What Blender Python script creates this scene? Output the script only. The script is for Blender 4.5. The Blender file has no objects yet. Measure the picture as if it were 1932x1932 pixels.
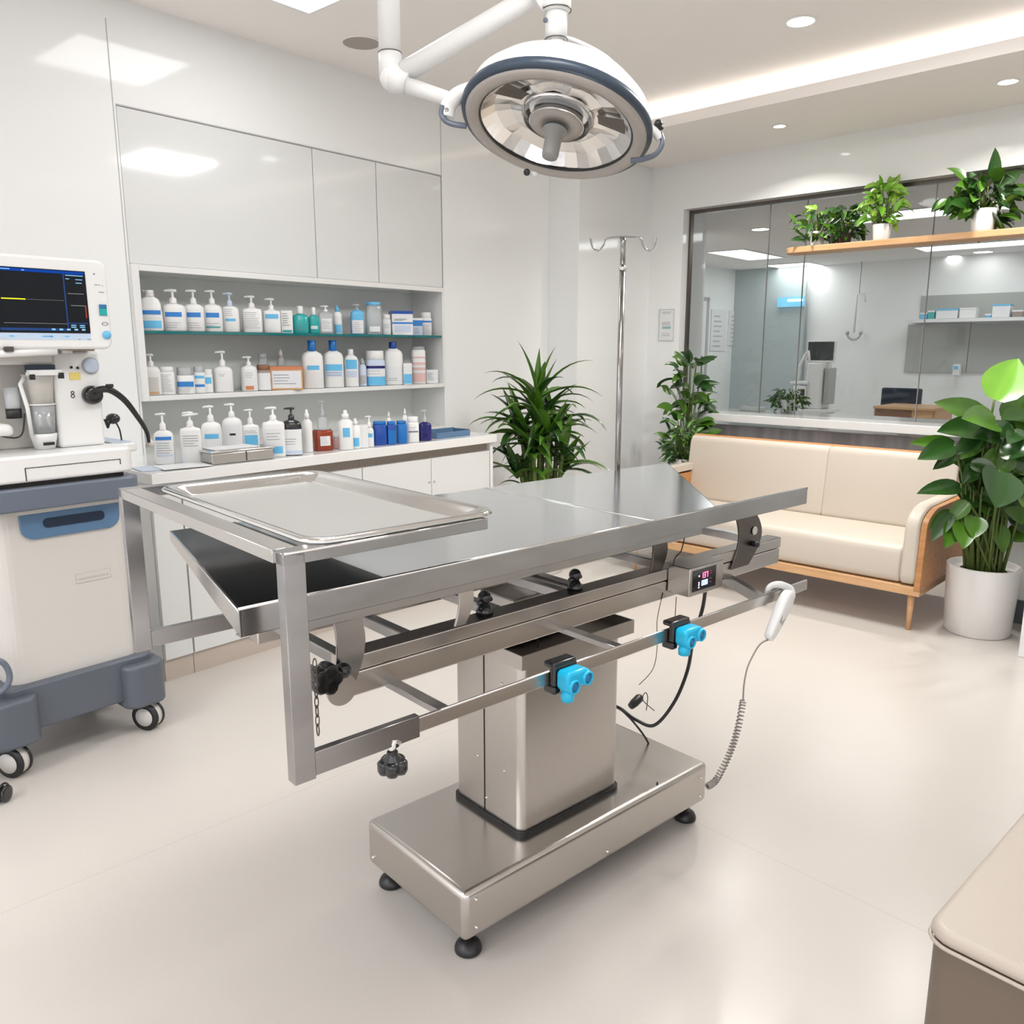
import bpy, bmesh, math, random
from mathutils import Vector as V, Matrix, Euler
R = random.Random(7)
PI = math.pi
col = bpy.context.scene.collection
# ---------------------------------------------------------------- camera + geometry helpers
FPX, HOR, CH = 1550.0, 658.0, 1.45
PITCH = math.atan((966 - HOR) / FPX)
CAM = V((0, 0, CH))
FWD = V((0, math.cos(PITCH), -math.sin(PITCH))); UPV = V((0, math.sin(PITCH), math.cos(PITCH)))
def ray(x, y): return FWD + V((1, 0, 0)) * ((x - 966) / FPX) - UPV * ((y - 966) / FPX)
def P(x, y, z):
    r = ray(x, y); return CAM + r * ((z - CH) / r.z)
def Q(x, y, Y):
    r = ray(x, y); return CAM + r * (Y / r.y)
def hit(x, y, o, n):
    r = ray(x, y); return CAM + r * ((o - CAM).dot(n) / r.dot(n))
def azi(a): a = math.radians(a); return V((math.sin(a), math.cos(a), 0))
cd = bpy.data.cameras.new('camera'); co = bpy.data.objects.new('camera', cd); col.objects.link(co)
co.location = CAM; co.rotation_euler = (PI / 2 - PITCH, 0, 0)
cd.sensor_width = 36; cd.sensor_fit = 'HORIZONTAL'; cd.lens = FPX / 1932 * 36; cd.clip_end = 80
bpy.context.scene.camera = co

# ---------------------------------------------------------------- materials
def nd(t, ty, **kw):
    n = t.nodes.new(ty)
    for k, v in kw.items(): setattr(n, k, v)
    return n
def mat(name, c, rough=.5, metal=0, spec=.5, emit=None, es=0, noise=0, nscale=8, bump=0, bscale=60, stretch=None, coat=0, trans=0, c2=None, aniso=0, rvar=0, sss=0):
    m = bpy.data.materials.new(name); m.use_nodes = True; t = m.node_tree; b = t.nodes['Principled BSDF']
    b.inputs['Base Color'].default_value = (*c, 1); b.inputs['Roughness'].default_value = rough
    b.inputs['Metallic'].default_value = metal; b.inputs['Specular IOR Level'].default_value = spec
    b.inputs['Coat Weight'].default_value = coat; b.inputs['Coat Roughness'].default_value = .04
    b.inputs['Transmission Weight'].default_value = trans; b.inputs['Anisotropic'].default_value = aniso
    if emit: b.inputs['Emission Color'].default_value = (*emit, 1); b.inputs['Emission Strength'].default_value = es
    tc = nd(t, 'ShaderNodeTexCoord'); mp = nd(t, 'ShaderNodeMapping'); t.links.new(tc.outputs['Object'], mp.inputs[0])
    if stretch: mp.inputs['Scale'].default_value = stretch
    n = nd(t, 'ShaderNodeTexNoise'); n.inputs['Scale'].default_value = nscale; n.inputs['Detail'].default_value = 4
    t.links.new(mp.outputs[0], n.inputs['Vector'])
    if noise or c2:
        mx = nd(t, 'ShaderNodeMix', data_type='RGBA')
        k = 1 - noise
        mx.inputs[6].default_value = (*c, 1); mx.inputs[7].default_value = (*(c2 or (c[0]*k, c[1]*k, c[2]*k)), 1)
        t.links.new(n.outputs['Fac'], mx.inputs[0]); t.links.new(mx.outputs[2], b.inputs['Base Color'])
    if rvar:
        mr = nd(t, 'ShaderNodeMapRange'); mr.inputs[3].default_value = rough - rvar; mr.inputs[4].default_value = rough + rvar
        t.links.new(n.outputs['Fac'], mr.inputs[0]); t.links.new(mr.outputs[0], b.inputs['Roughness'])
    if bump:
        n2 = nd(t, 'ShaderNodeTexNoise'); n2.inputs['Scale'].default_value = bscale; t.links.new(mp.outputs[0], n2.inputs['Vector'])
        bp = nd(t, 'ShaderNodeBump'); bp.inputs['Strength'].default_value = bump; bp.inputs['Distance'].default_value = .002
        t.links.new(n2.outputs['Fac'], bp.inputs['Height']); t.links.new(bp.outputs[0], b.inputs['Normal'])
    return m
def emis(name, c, s):
    m = bpy.data.materials.new(name); m.use_nodes = True; t = m.node_tree; t.nodes.clear()
    e = nd(t, 'ShaderNodeEmission'); e.inputs[0].default_value = (*c, 1); e.inputs[1].default_value = s
    o = nd(t, 'ShaderNodeOutputMaterial'); t.links.new(e.outputs[0], o.inputs[0]); return m
def glassmat(name, tint, refl=1.0, ior=1.45, rough=0.0):
    m = bpy.data.materials.new(name); m.use_nodes = True; t = m.node_tree; t.nodes.clear()
    tr = nd(t, 'ShaderNodeBsdfTransparent'); tr.inputs[0].default_value = (*tint, 1)
    g = nd(t, 'ShaderNodeBsdfGlossy'); g.inputs['Roughness'].default_value = rough
    f = nd(t, 'ShaderNodeFresnel'); f.inputs[0].default_value = ior
    ml = nd(t, 'ShaderNodeMath', operation='MULTIPLY'); ml.inputs[1].default_value = refl; t.links.new(f.outputs[0], ml.inputs[0])
    mx = nd(t, 'ShaderNodeMixShader'); o = nd(t, 'ShaderNodeOutputMaterial')
    t.links.new(ml.outputs[0], mx.inputs[0]); t.links.new(tr.outputs[0], mx.inputs[1]); t.links.new(g.outputs[0], mx.inputs[2]); t.links.new(mx.outputs[0], o.inputs[0])
    return m
def clearmat(name, c, fac=.42):
    m = glassmat(name, (.97,.98,.99), 1.2, 1.45, .08); t = m.node_tree; mx = [n for n in t.nodes if n.type == 'MIX_SHADER'][0]; o = [n for n in t.nodes if n.type == 'OUTPUT_MATERIAL'][0]
    d = nd(t, 'ShaderNodeBsdfDiffuse'); d.inputs[0].default_value = (*c, 1); m2 = nd(t, 'ShaderNodeMixShader'); m2.inputs[0].default_value = fac
    t.links.new(mx.outputs[0], m2.inputs[1]); t.links.new(d.outputs[0], m2.inputs[2]); t.links.new(m2.outputs[0], o.inputs[0]); return m
def woodmat(name, c1, c2, scale=6):
    m = bpy.data.materials.new(name); m.use_nodes = True; t = m.node_tree; b = t.nodes['Principled BSDF']; b.inputs['Roughness'].default_value = .42
    tc = nd(t, 'ShaderNodeTexCoord'); mp = nd(t, 'ShaderNodeMapping'); mp.inputs['Scale'].default_value = (1, 6, 9)
    n = nd(t, 'ShaderNodeTexNoise'); n.inputs['Scale'].default_value = scale; n.inputs['Detail'].default_value = 6
    r = nd(t, 'ShaderNodeValToRGB'); r.color_ramp.elements[0].position = .3; r.color_ramp.elements[1].position = .7
    r.color_ramp.elements[0].color = (*c1, 1); r.color_ramp.elements[1].color = (*c2, 1)
    t.links.new(tc.outputs['Object'], mp.inputs[0]); t.links.new(mp.outputs[0], n.inputs['Vector']); t.links.new(n.outputs['Fac'], r.inputs[0]); t.links.new(r.outputs[0], b.inputs['Base Color'])
    return m
def leafmat(name, c1, c2, rough=.3):
    m = mat(name, c1, rough, spec=.5, c2=c2, nscale=7, coat=.15); b = m.node_tree.nodes['Principled BSDF']
    b.inputs['Coat Weight'].default_value = .35; b.inputs['Coat Roughness'].default_value = .2
    return m
M = dict(
 wall=mat('painted_wall', (.85,.86,.85), .35, noise=.03, nscale=1.5, bump=.03, bscale=120),
 wallgloss=mat('gloss_wall_panel', (.85,.86,.855), .07, spec=.4, noise=.02, nscale=1.2),
 cabgloss=mat('gloss_cabinet_door', (.72,.73,.725), .07, spec=.4, noise=.015, nscale=1.2),
 niche=mat('niche_back', (.80,.82,.80), .4, noise=.03),
 ceiling=mat('ceiling_paint', (.90,.865,.835), .9, noise=.02, nscale=1),
 floor=None,
 white=mat('white_plastic', (.80,.80,.79), .3, noise=.015, nscale=3),
 whitegloss=mat('white_lacquer', (.80,.80,.79), .12, coat=.3, noise=.01, nscale=2),
 cream=mat('cream_plastic', (.62,.595,.56), .35, noise=.02, nscale=3),
 steel=mat('brushed_steel', (.58,.55,.52), .26, 1, rvar=.02, nscale=12, stretch=(1,6,30), noise=.05),
 steelm=mat('frame_steel', (.47,.46,.455), .22, 1, rvar=.04, nscale=5, stretch=(1,3,3), noise=.45),  # noise patches put uneven dark reflections into the colour
 chrome=mat('grey_chrome', (.36,.35,.34), .14, 1, noise=.1, nscale=20),
 steelv=mat('brushed_steel_vertical', (.56,.53,.50), .30, 1, rvar=.03, nscale=25, stretch=(14,14,1), noise=.08),
 steeltop=mat('satin_steel_top', (.74,.77,.81), .13, 1, rvar=.02, nscale=6, stretch=(1,6,1), noise=.04),
 steelp=mat('polished_steel', (.74,.73,.71), .10, 1, rvar=.03, nscale=10, noise=.05),
 steeld=mat('dark_steel', (.16,.14,.125), .32, 1, noise=.2, nscale=12),
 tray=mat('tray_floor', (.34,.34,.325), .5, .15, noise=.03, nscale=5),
 black=mat('black_rubber', (.012,.012,.013), .4, noise=.2),
 blackgloss=mat('black_plastic', (.010,.010,.011), .18, noise=.2, coat=.3),
 void=mat('dark_gap', (.02,.018,.016), .6, noise=.1),
 brown=mat('recess_brown', (.30,.25,.21), .4, noise=.08, nscale=6),
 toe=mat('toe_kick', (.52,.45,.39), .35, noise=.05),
 seam=mat('seam_line', (.22,.22,.21), .6, noise=.05),
 greyline=mat('pale_seam', (.45,.45,.44), .6, noise=.05),
 bluegrey=mat('blue_grey_plastic', (.13,.155,.20), .35, noise=.04, nscale=6),
 bumper=mat('slate_plastic', (.10,.115,.14), .38, noise=.05, nscale=6),
 steelblue=mat('steel_blue_plastic', (.10,.19,.32), .3, noise=.05),
 navy=mat('navy_plastic', (.012,.025,.05), .3, noise=.1),
 lampblue=mat('lamp_bumper', (.035,.055,.085), .35, noise=.05),
 bezel=mat('lamp_bezel', (.44,.405,.375), .35, noise=.03),
 reflector=mat('lamp_reflector', (.90,.88,.86), .20, 1, noise=.2, nscale=12),
 blue=mat('label_blue', (.03,.22,.62), .4, noise=.1, nscale=40),
 lblue=mat('label_light_blue', (.14,.50,.80), .4, noise=.1, nscale=40),
 deepblue=mat('deep_blue_plastic', (.01,.07,.36), .25, noise=.1),
 medblue=mat('mid_blue_plastic', (.01,.16,.50), .25, noise=.1),
 indigo=mat('indigo_liquid', (.015,.015,.14), .15, noise=.2),
 teal=mat('teal_bottle', (.02,.40,.40), .2, noise=.1),
 cyan=mat('cyan_silicone', (.01,.50,.80), .3, noise=.15, nscale=30),
 cyand=mat('cyan_insert', (.03,.20,.42), .25, noise=.3, nscale=60),
 red=mat('amber_red_liquid', (.28,.035,.012), .15, noise=.15),
 pink=mat('pale_pink', (.74,.50,.49), .4, noise=.05),
 orange=mat('orange_mark', (.62,.22,.10), .5, noise=.05),
 wooden=woodmat('light_oak', (.56,.32,.15), (.66,.40,.21)),
 orangewood=woodmat('honey_oak', (.42,.19,.065), (.54,.26,.10)),
 darkwood=woodmat('brown_wood', (.20,.085,.04), (.27,.12,.06)),
 leather=mat('cream_leather', (.58,.515,.44), .42, noise=.04, nscale=4, bump=.15, bscale=220),
 leather2=mat('taupe_leather', (.46,.40,.34), .42, noise=.05, nscale=3, bump=.12, bscale=260),
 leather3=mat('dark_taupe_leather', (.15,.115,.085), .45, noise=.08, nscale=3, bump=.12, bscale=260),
 pot=mat('white_ceramic', (.76,.74,.72), .28, noise=.02, bump=.02, bscale=40),
 soil=mat('potting_soil', (.045,.028,.018), .95, noise=.5, nscale=60, bump=.8, bscale=120),
 leaf=leafmat('deep_green_leaf', (.032,.105,.008), (.09,.21,.018)),
 leafd=leafmat('dark_green_leaf', (.011,.045,.008), (.030,.095,.014)),
 leafy=leafmat('yellow_green_leaf', (.16,.36,.03), (.34,.50,.08)),
 leafb=leafmat('bright_green_leaf', (.10,.34,.02), (.28,.52,.06), .2),
 stem=mat('green_stem', (.12,.17,.03), .5, c2=(.06,.10,.02), nscale=20),
 print_=mat('printed_marks', (.20,.22,.26), .6, noise=.1),
 paper=mat('paper', (.76,.77,.78), .7, noise=.02),
 paperblue=mat('pale_blue_sheet', (.55,.63,.76), .5, noise=.04),
 coil=mat('grey_cord', (.30,.275,.25), .5, noise=.1),
 yellow=mat('yellow_sticker', (.75,.62,.18), .6, noise=.05),
 clear=clearmat('clear_plastic', (.80,.83,.85), .38),
 glass=glassmat('pane_glass', (.93,.95,.95), .75, 1.42),
 shelfglass=glassmat('shelf_glass', (.80,.90,.89), 1, 1.5),
 glassedge=mat('glass_edge', (.01,.16,.17), .1, noise=.1),
 frost=mat('frosted_glass', (.47,.54,.54), .15, noise=.12, nscale=1.2),
 frostd=mat('frosted_window', (.42,.43,.40), .3, noise=.12, nscale=1.5),
 cart=mat('pale_beige_plastic', (.62,.60,.56), .4, noise=.05),
 slat=None,
 panel=emis('light_panel', (1,1,1), 4),
 panelb=emis('far_light_panel', (1,1,1), 2.2),
 down=emis('downlight_lens', (1,.97,.93), 14),
 strip=emis('cove_strip', (1,.90,.80), 48),
 screen=None,
)
def floor_material():
    m = bpy.data.materials.new('polished_floor_tile'); m.use_nodes = True; t = m.node_tree; b = t.nodes['Principled BSDF']
    tc = nd(t, 'ShaderNodeTexCoord'); mp = nd(t, 'ShaderNodeMapping'); mp.inputs['Rotation'].default_value = (0, 0, math.radians(-44)); mp.inputs['Location'].default_value = (.37, .1, 0)
    br = nd(t, 'ShaderNodeTexBrick'); br.offset = 0; br.inputs['Scale'].default_value = 1; br.inputs['Brick Width'].default_value = 2.4; br.inputs['Row Height'].default_value = 2.4
    br.inputs['Mortar Size'].default_value = .0015; br.inputs['Color1'].default_value = (.585, .545, .505, 1); br.inputs['Color2'].default_value = (.59, .55, .51, 1); br.inputs['Mortar'].default_value = (.51, .465, .43, 1)
    n = nd(t, 'ShaderNodeTexNoise'); n.inputs['Scale'].default_value = 2.5; n.inputs['Detail'].default_value = 5
    n2 = nd(t, 'ShaderNodeTexNoise'); n2.inputs['Scale'].default_value = 180
    mx = nd(t, 'ShaderNodeMix', data_type='RGBA', blend_type='MULTIPLY'); r = nd(t, 'ShaderNodeMapRange'); r.inputs[3].default_value = .95; r.inputs[4].default_value = 1.03
    r2 = nd(t, 'ShaderNodeMapRange'); r2.inputs[3].default_value = .97; r2.inputs[4].default_value = 1.02
    mm = nd(t, 'ShaderNodeMath', operation='MULTIPLY')
    t.links.new(tc.outputs['Object'], mp.inputs[0]); t.links.new(mp.outputs[0], br.inputs[0]); t.links.new(tc.outputs['Object'], n.inputs[0]); t.links.new(tc.outputs['Object'], n2.inputs[0])
    t.links.new(n.outputs['Fac'], r.inputs[0]); t.links.new(n2.outputs['Fac'], r2.inputs[0]); t.links.new(r.outputs[0], mm.inputs[0]); t.links.new(r2.outputs[0], mm.inputs[1])
    cc = nd(t, 'ShaderNodeCombineColor'); [t.links.new(mm.outputs[0], cc.inputs[i]) for i in range(3)]
    mx.inputs[0].default_value = 1; t.links.new(br.outputs[0], mx.inputs[6]); t.links.new(cc.outputs[0], mx.inputs[7]); t.links.new(mx.outputs[2], b.inputs['Base Color'])
    b.inputs['Roughness'].default_value = .24; b.inputs['Specular IOR Level'].default_value = .5
    return m
M['floor'] = floor_material()
def slat_material():
    m = bpy.data.materials.new('grey_slat_panel'); m.use_nodes = True; t = m.node_tree; b = t.nodes['Principled BSDF']; b.inputs['Roughness'].default_value = .4
    tc = nd(t, 'ShaderNodeTexCoord'); mp = nd(t, 'ShaderNodeMapping'); mp.inputs['Scale'].default_value = (14, .5, .5)
    n = nd(t, 'ShaderNodeTexNoise'); n.inputs['Scale'].default_value = 1.5; n.inputs['Detail'].default_value = 3
    r = nd(t, 'ShaderNodeValToRGB'); r.color_ramp.elements[0].position = .35; r.color_ramp.elements[1].position = .65
    r.color_ramp.elements[0].color = (.33, .33, .35, 1); r.color_ramp.elements[1].color = (.46, .46, .49, 1)
    t.links.new(tc.outputs['Object'], mp.inputs[0]); t.links.new(mp.outputs[0], n.inputs[0]); t.links.new(n.outputs['Fac'], r.inputs[0]); t.links.new(r.outputs[0], b.inputs['Base Color'])
    return m
M['slat'] = slat_material()

# ---------------------------------------------------------------- mesh builder
class MB:
    def __init__(s): s.v = []; s.f = []; s.s = []
    def add(s, vs, fs, smooth=False):
        b = len(s.v); s.v += [V(p) for p in vs]; s.f += [tuple(b + i for i in f) for f in fs]
        s.s += ([smooth] * len(fs) if isinstance(smooth, bool) else smooth); return s
    def box(s, x0, x1, y0, y1, z0, z1, m=None):
        vs = [V((x, y, z)) for z in (z0, z1) for x, y in ((x0, y0), (x1, y0), (x1, y1), (x0, y1))]
        if m: vs = [m @ p for p in vs]
        return s.add(vs, [(3,2,1,0),(4,5,6,7),(0,1,5,4),(1,2,6,5),(2,3,7,6),(3,0,4,7)])
    def prism(s, poly, z0, z1, m=None, smooth=False):   # poly in xy, CCW
        n = len(poly); vs = [V((p[0], p[1], z)) for z in (z0, z1) for p in poly]
        if m: vs = [m @ p for p in vs]
        return s.add(vs, [tuple(range(n))[::-1], tuple(range(n, 2*n))] + [(i, (i+1) % n, n+(i+1) % n, n+i) for i in range(n)], [False, False] + [smooth]*n)
    def prism_y(s, poly, y0, y1):   # poly in xz seen from -y, CCW
        n = len(poly); vs = [V((p[0], y, p[1])) for y in (y0, y1) for p in poly]
        return s.add(vs, [tuple(range(n)), tuple(range(n, 2*n))[::-1]] + [((i+1) % n, i, n+i, n+(i+1) % n) for i in range(n)])
    def prism_x(s, poly, x0, x1):   # poly in yz
        n = len(poly); vs = [V((x, p[0], p[1])) for x in (x0, x1) for p in poly]
        return s.add(vs, [tuple(range(n))[::-1], tuple(range(n, 2*n))] + [(i, (i+1) % n, n+(i+1) % n, n+i) for i in range(n)])
    def lathe(s, prof, seg=24, m=None, sx=1, sy=1, p=2.0, c=(0, 0, 0), cap=True):   # prof (r,z); superellipse power p
        vs = []
        for r, z in prof:
            for k in range(seg):
                a = 2*PI*k/seg; ca, sa = math.cos(a), math.sin(a)
                ex = math.copysign(abs(ca)**(2/p), ca); ey = math.copysign(abs(sa)**(2/p), sa)
                q = V((c[0]+r*sx*ex, c[1]+r*sy*ey, c[2]+z)); vs.append(m @ q if m else q)
        fs = []; sm = []; n = len(prof)
        for i in range(n-1):
            for k in range(seg):
                fs.append((i*seg+k, i*seg+(k+1) % seg, (i+1)*seg+(k+1) % seg, (i+1)*seg+k)); sm.append(True)
        if cap and prof[0][0] > 1e-6: fs.append(tuple(range(seg))[::-1]); sm.append(False)
        if cap and prof[-1][0] > 1e-6: fs.append(tuple((n-1)*seg+k for k in range(seg))); sm.append(False)
        return s.add(vs, fs, sm)
    def tube(s, pts, r, seg=10, cap=True, flat=None):
        pts = [V(p) for p in pts]; n = len(pts); rs = r if isinstance(r, (list, tuple)) else [r]*n
        vs = []; t0 = (pts[1]-pts[0]).normalized(); up = V((0,0,1)) if abs(t0.z) < .9 else V((1,0,0)); a = t0.cross(up).normalized()
        for i in range(n):
            t = (pts[min(i+1, n-1)] - pts[max(i-1, 0)]).normalized(); a = (a - t*a.dot(t)).normalized(); b = t.cross(a)
            for k in range(seg):
                w = 2*PI*k/seg; vs.append(pts[i] + (a*math.cos(w) + b*math.sin(w)*(flat or 1))*rs[i])
        fs = []; sm = []
        for i in range(n-1):
            for k in range(seg): fs.append((i*seg+k, i*seg+(k+1) % seg, (i+1)*seg+(k+1) % seg, (i+1)*seg+k)); sm.append(True)
        if cap: fs += [tuple(range(seg))[::-1], tuple((n-1)*seg+k for k in range(seg))]; sm += [False, False]
        return s.add(vs, fs, sm)
    def bar(s, a, b, w, h, up=V((0,0,1))):   # rectangular bar from a to b, w across, h along up
        a, b = V(a), V(b); t = (b-a).normalized(); x = t.cross(up).normalized(); u = x.cross(t).normalized()
        vs = [q + x*(w/2)*i + u*(h/2)*j for q in (a, b) for i, j in ((-1,-1),(1,-1),(1,1),(-1,1))]
        return s.add(vs, [(0,1,2,3)[::-1],(4,5,6,7),(0,1,5,4),(1,2,6,5),(2,3,7,6),(3,0,4,7)])
    def ball(s, c, r, seg=14, m=None, sz=1):
        pr = [(r*math.sin(PI*i/8), -r*sz*math.cos(PI*i/8)) for i in range(9)]; pr[0] = (1e-7, pr[0][1]); pr[-1] = (1e-7, pr[-1][1])
        return s.lathe(pr, seg, m=m, c=c)
    def torus(s, c, R0, r, seg=28, k2=8, m=None, a0=0, a1=2*PI, sx=1):
        full = abs(a1-a0-2*PI) < 1e-6; vs = []; n = seg if full else seg+1
        for i in range(n):
            a = a0+(a1-a0)*i/seg
            for k in range(k2):
                w = 2*PI*k/k2; q = V((c[0]+(R0+r*math.cos(w))*math.cos(a)*sx, c[1]+(R0+r*math.cos(w))*math.sin(a), c[2]+r*math.sin(w))); vs.append(m @ q if m else q)
        fs = [(i*k2+k, ((i+1) % n)*k2+k, ((i+1) % n)*k2+(k+1) % k2, i*k2+(k+1) % k2) for i in range(n if full else n-1) for k in range(k2)]
        return s.add(vs, fs, True)
    def build(s, name, material, parent=None, bevel=0, seg=3, loc=None, off=None, smoothall=False):
        me = bpy.data.meshes.new(name); vs = s.v
        if off is not None: vs = [p - V(off) for p in vs]
        me.from_pydata([tuple(p) for p in vs], [], s.f); me.update()
        for i, p in enumerate(me.polygons): p.use_smooth = s.s[i] or smoothall
        bm = bmesh.new(); bm.from_mesh(me); bmesh.ops.recalc_face_normals(bm, faces=bm.faces); bm.to_mesh(me); bm.free()
        me.materials.append(M[material] if isinstance(material, str) else material)
        o = bpy.data.objects.new(name, me); col.objects.link(o)
        if parent: o.parent = parent
        if loc is not None: o.location = loc
        if bevel:
            md = o.modifiers.new('bevel', 'BEVEL'); md.width = bevel; md.segments = seg; md.limit_method = 'ANGLE'; md.angle_limit = .6; md.harden_normals = False
            for p in me.polygons: p.use_smooth = True
            try: me.set_sharp_from_angle(angle=math.radians(50))
            except Exception: pass
        return o
def tag(o, label=None, cat=None, group=None, kind=None):
    if label: o['label'] = label
    if cat: o['category'] = cat
    if group: o['group'] = group
    if kind: o['kind'] = kind
    return o
def thing(name, label, cat, loc=(0,0,0), rz=0, group=None, rot=None):
    o = bpy.data.objects.new(name, None); col.objects.link(o); o.location = loc
    if rot is not None: o.rotation_mode = 'QUATERNION'; o.rotation_quaternion = rot
    else: o.rotation_euler = (0, 0, rz)
    o.empty_display_size = .05
    return tag(o, label, cat, group)
def struct(o): o['kind'] = 'structure'; return o
def rrect(x0, x1, y0, y1, r, n=5):
    out = []
    for cx, cy, a in ((x1-r, y0+r, -PI/2), (x1-r, y1-r, 0), (x0+r, y1-r, PI/2), (x0+r, y0+r, PI)):
        for i in range(n+1): w = a+PI/2*i/n; out.append((cx+r*math.cos(w), cy+r*math.sin(w)))
    return out

# ---------------------------------------------------------------- frames of reference of the room
D1 = azi(40.6); D2 = azi(-46.4) * -1
K = P(1235, 312, 2.9); K.z = 0
K1 = K * 1.08
n1 = V((D1.y, -D1.x, 0)); n2 = V((D2.y, -D2.x, 0))
LR = math.atan2(D1.y, D1.x); BR = math.atan2(D2.y, D2.x)
ML = Matrix.Translation(K1) @ Matrix.Rotation(LR, 4, 'Z'); MBk = Matrix.Translation(K) @ Matrix.Rotation(BR, 4, 'Z')
MLi, MBi = ML.inverted(), MBk.inverted()
def LW(x, y, z): return ML @ V((x, y, z))          # left wall frame: x to the right along wall, -y into room
def BW(x, y, z): return MBk @ V((x, y, z))         # back wall frame
def onL(px, py, y=0): return MLi @ hit(px, py, LW(0, y, 0), n1)
def onB(px, py, y=0): return MBi @ hit(px, py, BW(0, y, 0), n2)

# ================================================================ SETTING
fl = MB(); fl.box(-8, 13, -4, 18, -.1, 0); struct(fl.build('floor', 'floor'))
ZC, ZS = 3.0, 2.875
ce = MB()
ce.prism([tuple(LW(-8.8, -.0, 0).xy), tuple(LW(-8.8, -9, 0).xy), tuple(LW(1.5, -9, 0).xy), tuple(LW(1.5, 0, 0).xy)], ZC, ZC+.1)
struct(ce.build('ceiling', 'ceiling'))
# dropped soffit along the glass wall and along the far right side, with cove light strip
def soffit():
    s = MB(); m = MBk
    s.box(-.9, 4.75, -1.0, .2, ZS, ZS+.012, m); s.box(-.9, 4.4, -1.02, -1.0, ZS, 2.940, m)
    s.box(4.77, 6.5, -9, .2, ZS, ZS+.012, m); s.box(4.42, 4.77, -9, -1.0, ZS, ZS+.012, m); s.box(4.4, 4.42, -9, -1.0, ZS, 2.940, m)
    struct(s.build('trim_1', 'ceiling'))
    st = thing('cove_light_strip', 'warm white light strip glowing in the ceiling recess above the glass wall', 'strip light', BW(1.8, -.94, 2.925), BR)
    MB().box(-2.6, 2.5, -.01, .01, 0, .012).build('light_strip', 'strip', st)
    st2 = thing('cove_light_strip', 'warm white light strip in the ceiling recess on the far right side of the room', 'strip light', BW(4.48, -5, 2.925), BR)
    MB().box(-.01, .01, -3.9, 3.9, 0, .012).build('light_strip', 'strip', st2)
soffit()
# left wall (gloss panels), with opening for niche and cabinets between x=-4.69 and x=-2.62
xa, xb = -4.69, -2.61
w = MB(); w.box(-8.8, xa, 0, .12, 0, ZC); w.box(xa, xb, 0, .12, 2.545, ZC); w.box(xb, 1.0, 0, .12, 0, ZC)
for p in range(len(w.v)): w.v[p] = ML @ w.v[p]
struct(w.build('wall_left', 'wallgloss'))
xj = onL(1090, 600, -.28).x
w = MB().box(xj, -.02, -.28, -.001, 0, ZS-.002, ML); struct(w.build('wall_jog', 'wallgloss'))
w = MB().box(-5.0, .2, -5.75, -5.6, 0, ZC, ML); struct(w.build('wall_right_blocker', 'wall'))  # unseen wall added to cut side light and deepen the sofa shadow
g = MB()
for x, z0, z1 in ((xa-.012, 0, 2.9),): g.box(x-.0015, x+.0015, -.002, .01, z0, z1, ML)
for x in (): g.box(x-.003, x+.003, -.002, .01, 0, 2.9, ML)
g.box(xa, xb, -.002, .01, 2.543, 2.549, ML); g.box(xb-.002, xb+.003, -.002, .01, 1.82, ZC, ML)
struct(g.build('trim_2', 'greyline'))
# recessed wall behind the worktop
g = MB(); g.box(xa-.05, xb+.05, .32, .36, .4, 2.6, ML); g.box(xa-.04, xa, .12, .34, .4, 2.5, ML); g.box(xb, xb+.04, .12, .34, .4, 2.5, ML)
struct(g.build('wall_recess', 'niche'))

# wall cabinets (three flush units)
for nm, x0, x1, lab in (('wall_cabinet', xa+.003, -3.614, 'wide glossy white wall cabinet door above the bottle shelves, largest of three'),
                        ('wall_cabinet', -3.609, -3.157, 'narrow glossy white wall cabinet door in the middle above the shelves'),
                        ('wall_cabinet', -3.152, xb-.003, 'narrow glossy white wall cabinet door at the right end above the shelves')):
    t = thing(nm, lab, 'cabinet', LW((x0+x1)/2, 0, 1.86), LR, 'flush wall cabinets over the shelves'); hw = (x1-x0)/2
    MB().box(-hw+.002, hw-.002, .024, .30, 0, .66).build('carcass', 'white', t)
    MB().box(-hw, hw, .002, .022, -.012, .68).build('door', 'cabgloss', t, bevel=.001, seg=1)
# shelf niche
nz1 = onL(245, 497).z; nz0 = 1.197; nb = 1.222
nt = thing('wall_shelf_unit', 'white framed open wall niche holding two rows of bottles', 'shelf', LW((xa+xb)/2, 0, nz0), LR)
hw = (xb-xa)/2; H = 1.845-nz0
f = MB(); f.box(-hw, -hw+.034, -.02, .30, 0, H); f.box(hw-.02, hw, -.012, .30, 0, H); f.box(-hw+.034, hw-.02, -.02, .30, H-.03, H); f.box(-hw+.034, hw-.02, -.02, .30, 0, nb-nz0)
f.build('frame', 'whitegloss', nt, bevel=.002, seg=1)
MB().box(-hw+.034, hw-.02, .29, .30, nb-nz0, H-.03).build('back_panel', 'niche', nt)
GZ = 1.535
gs = MB().box(-hw+.035, hw-.021, .0, .289, GZ-.012-nz0, GZ-nz0).build('glass_shelf', 'shelfglass', nt)
MB().box(-hw+.035, hw-.021, -.003, .0, GZ-.013-nz0, GZ+.001-nz0).build('shelf_edge', 'glassedge', gs)

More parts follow.
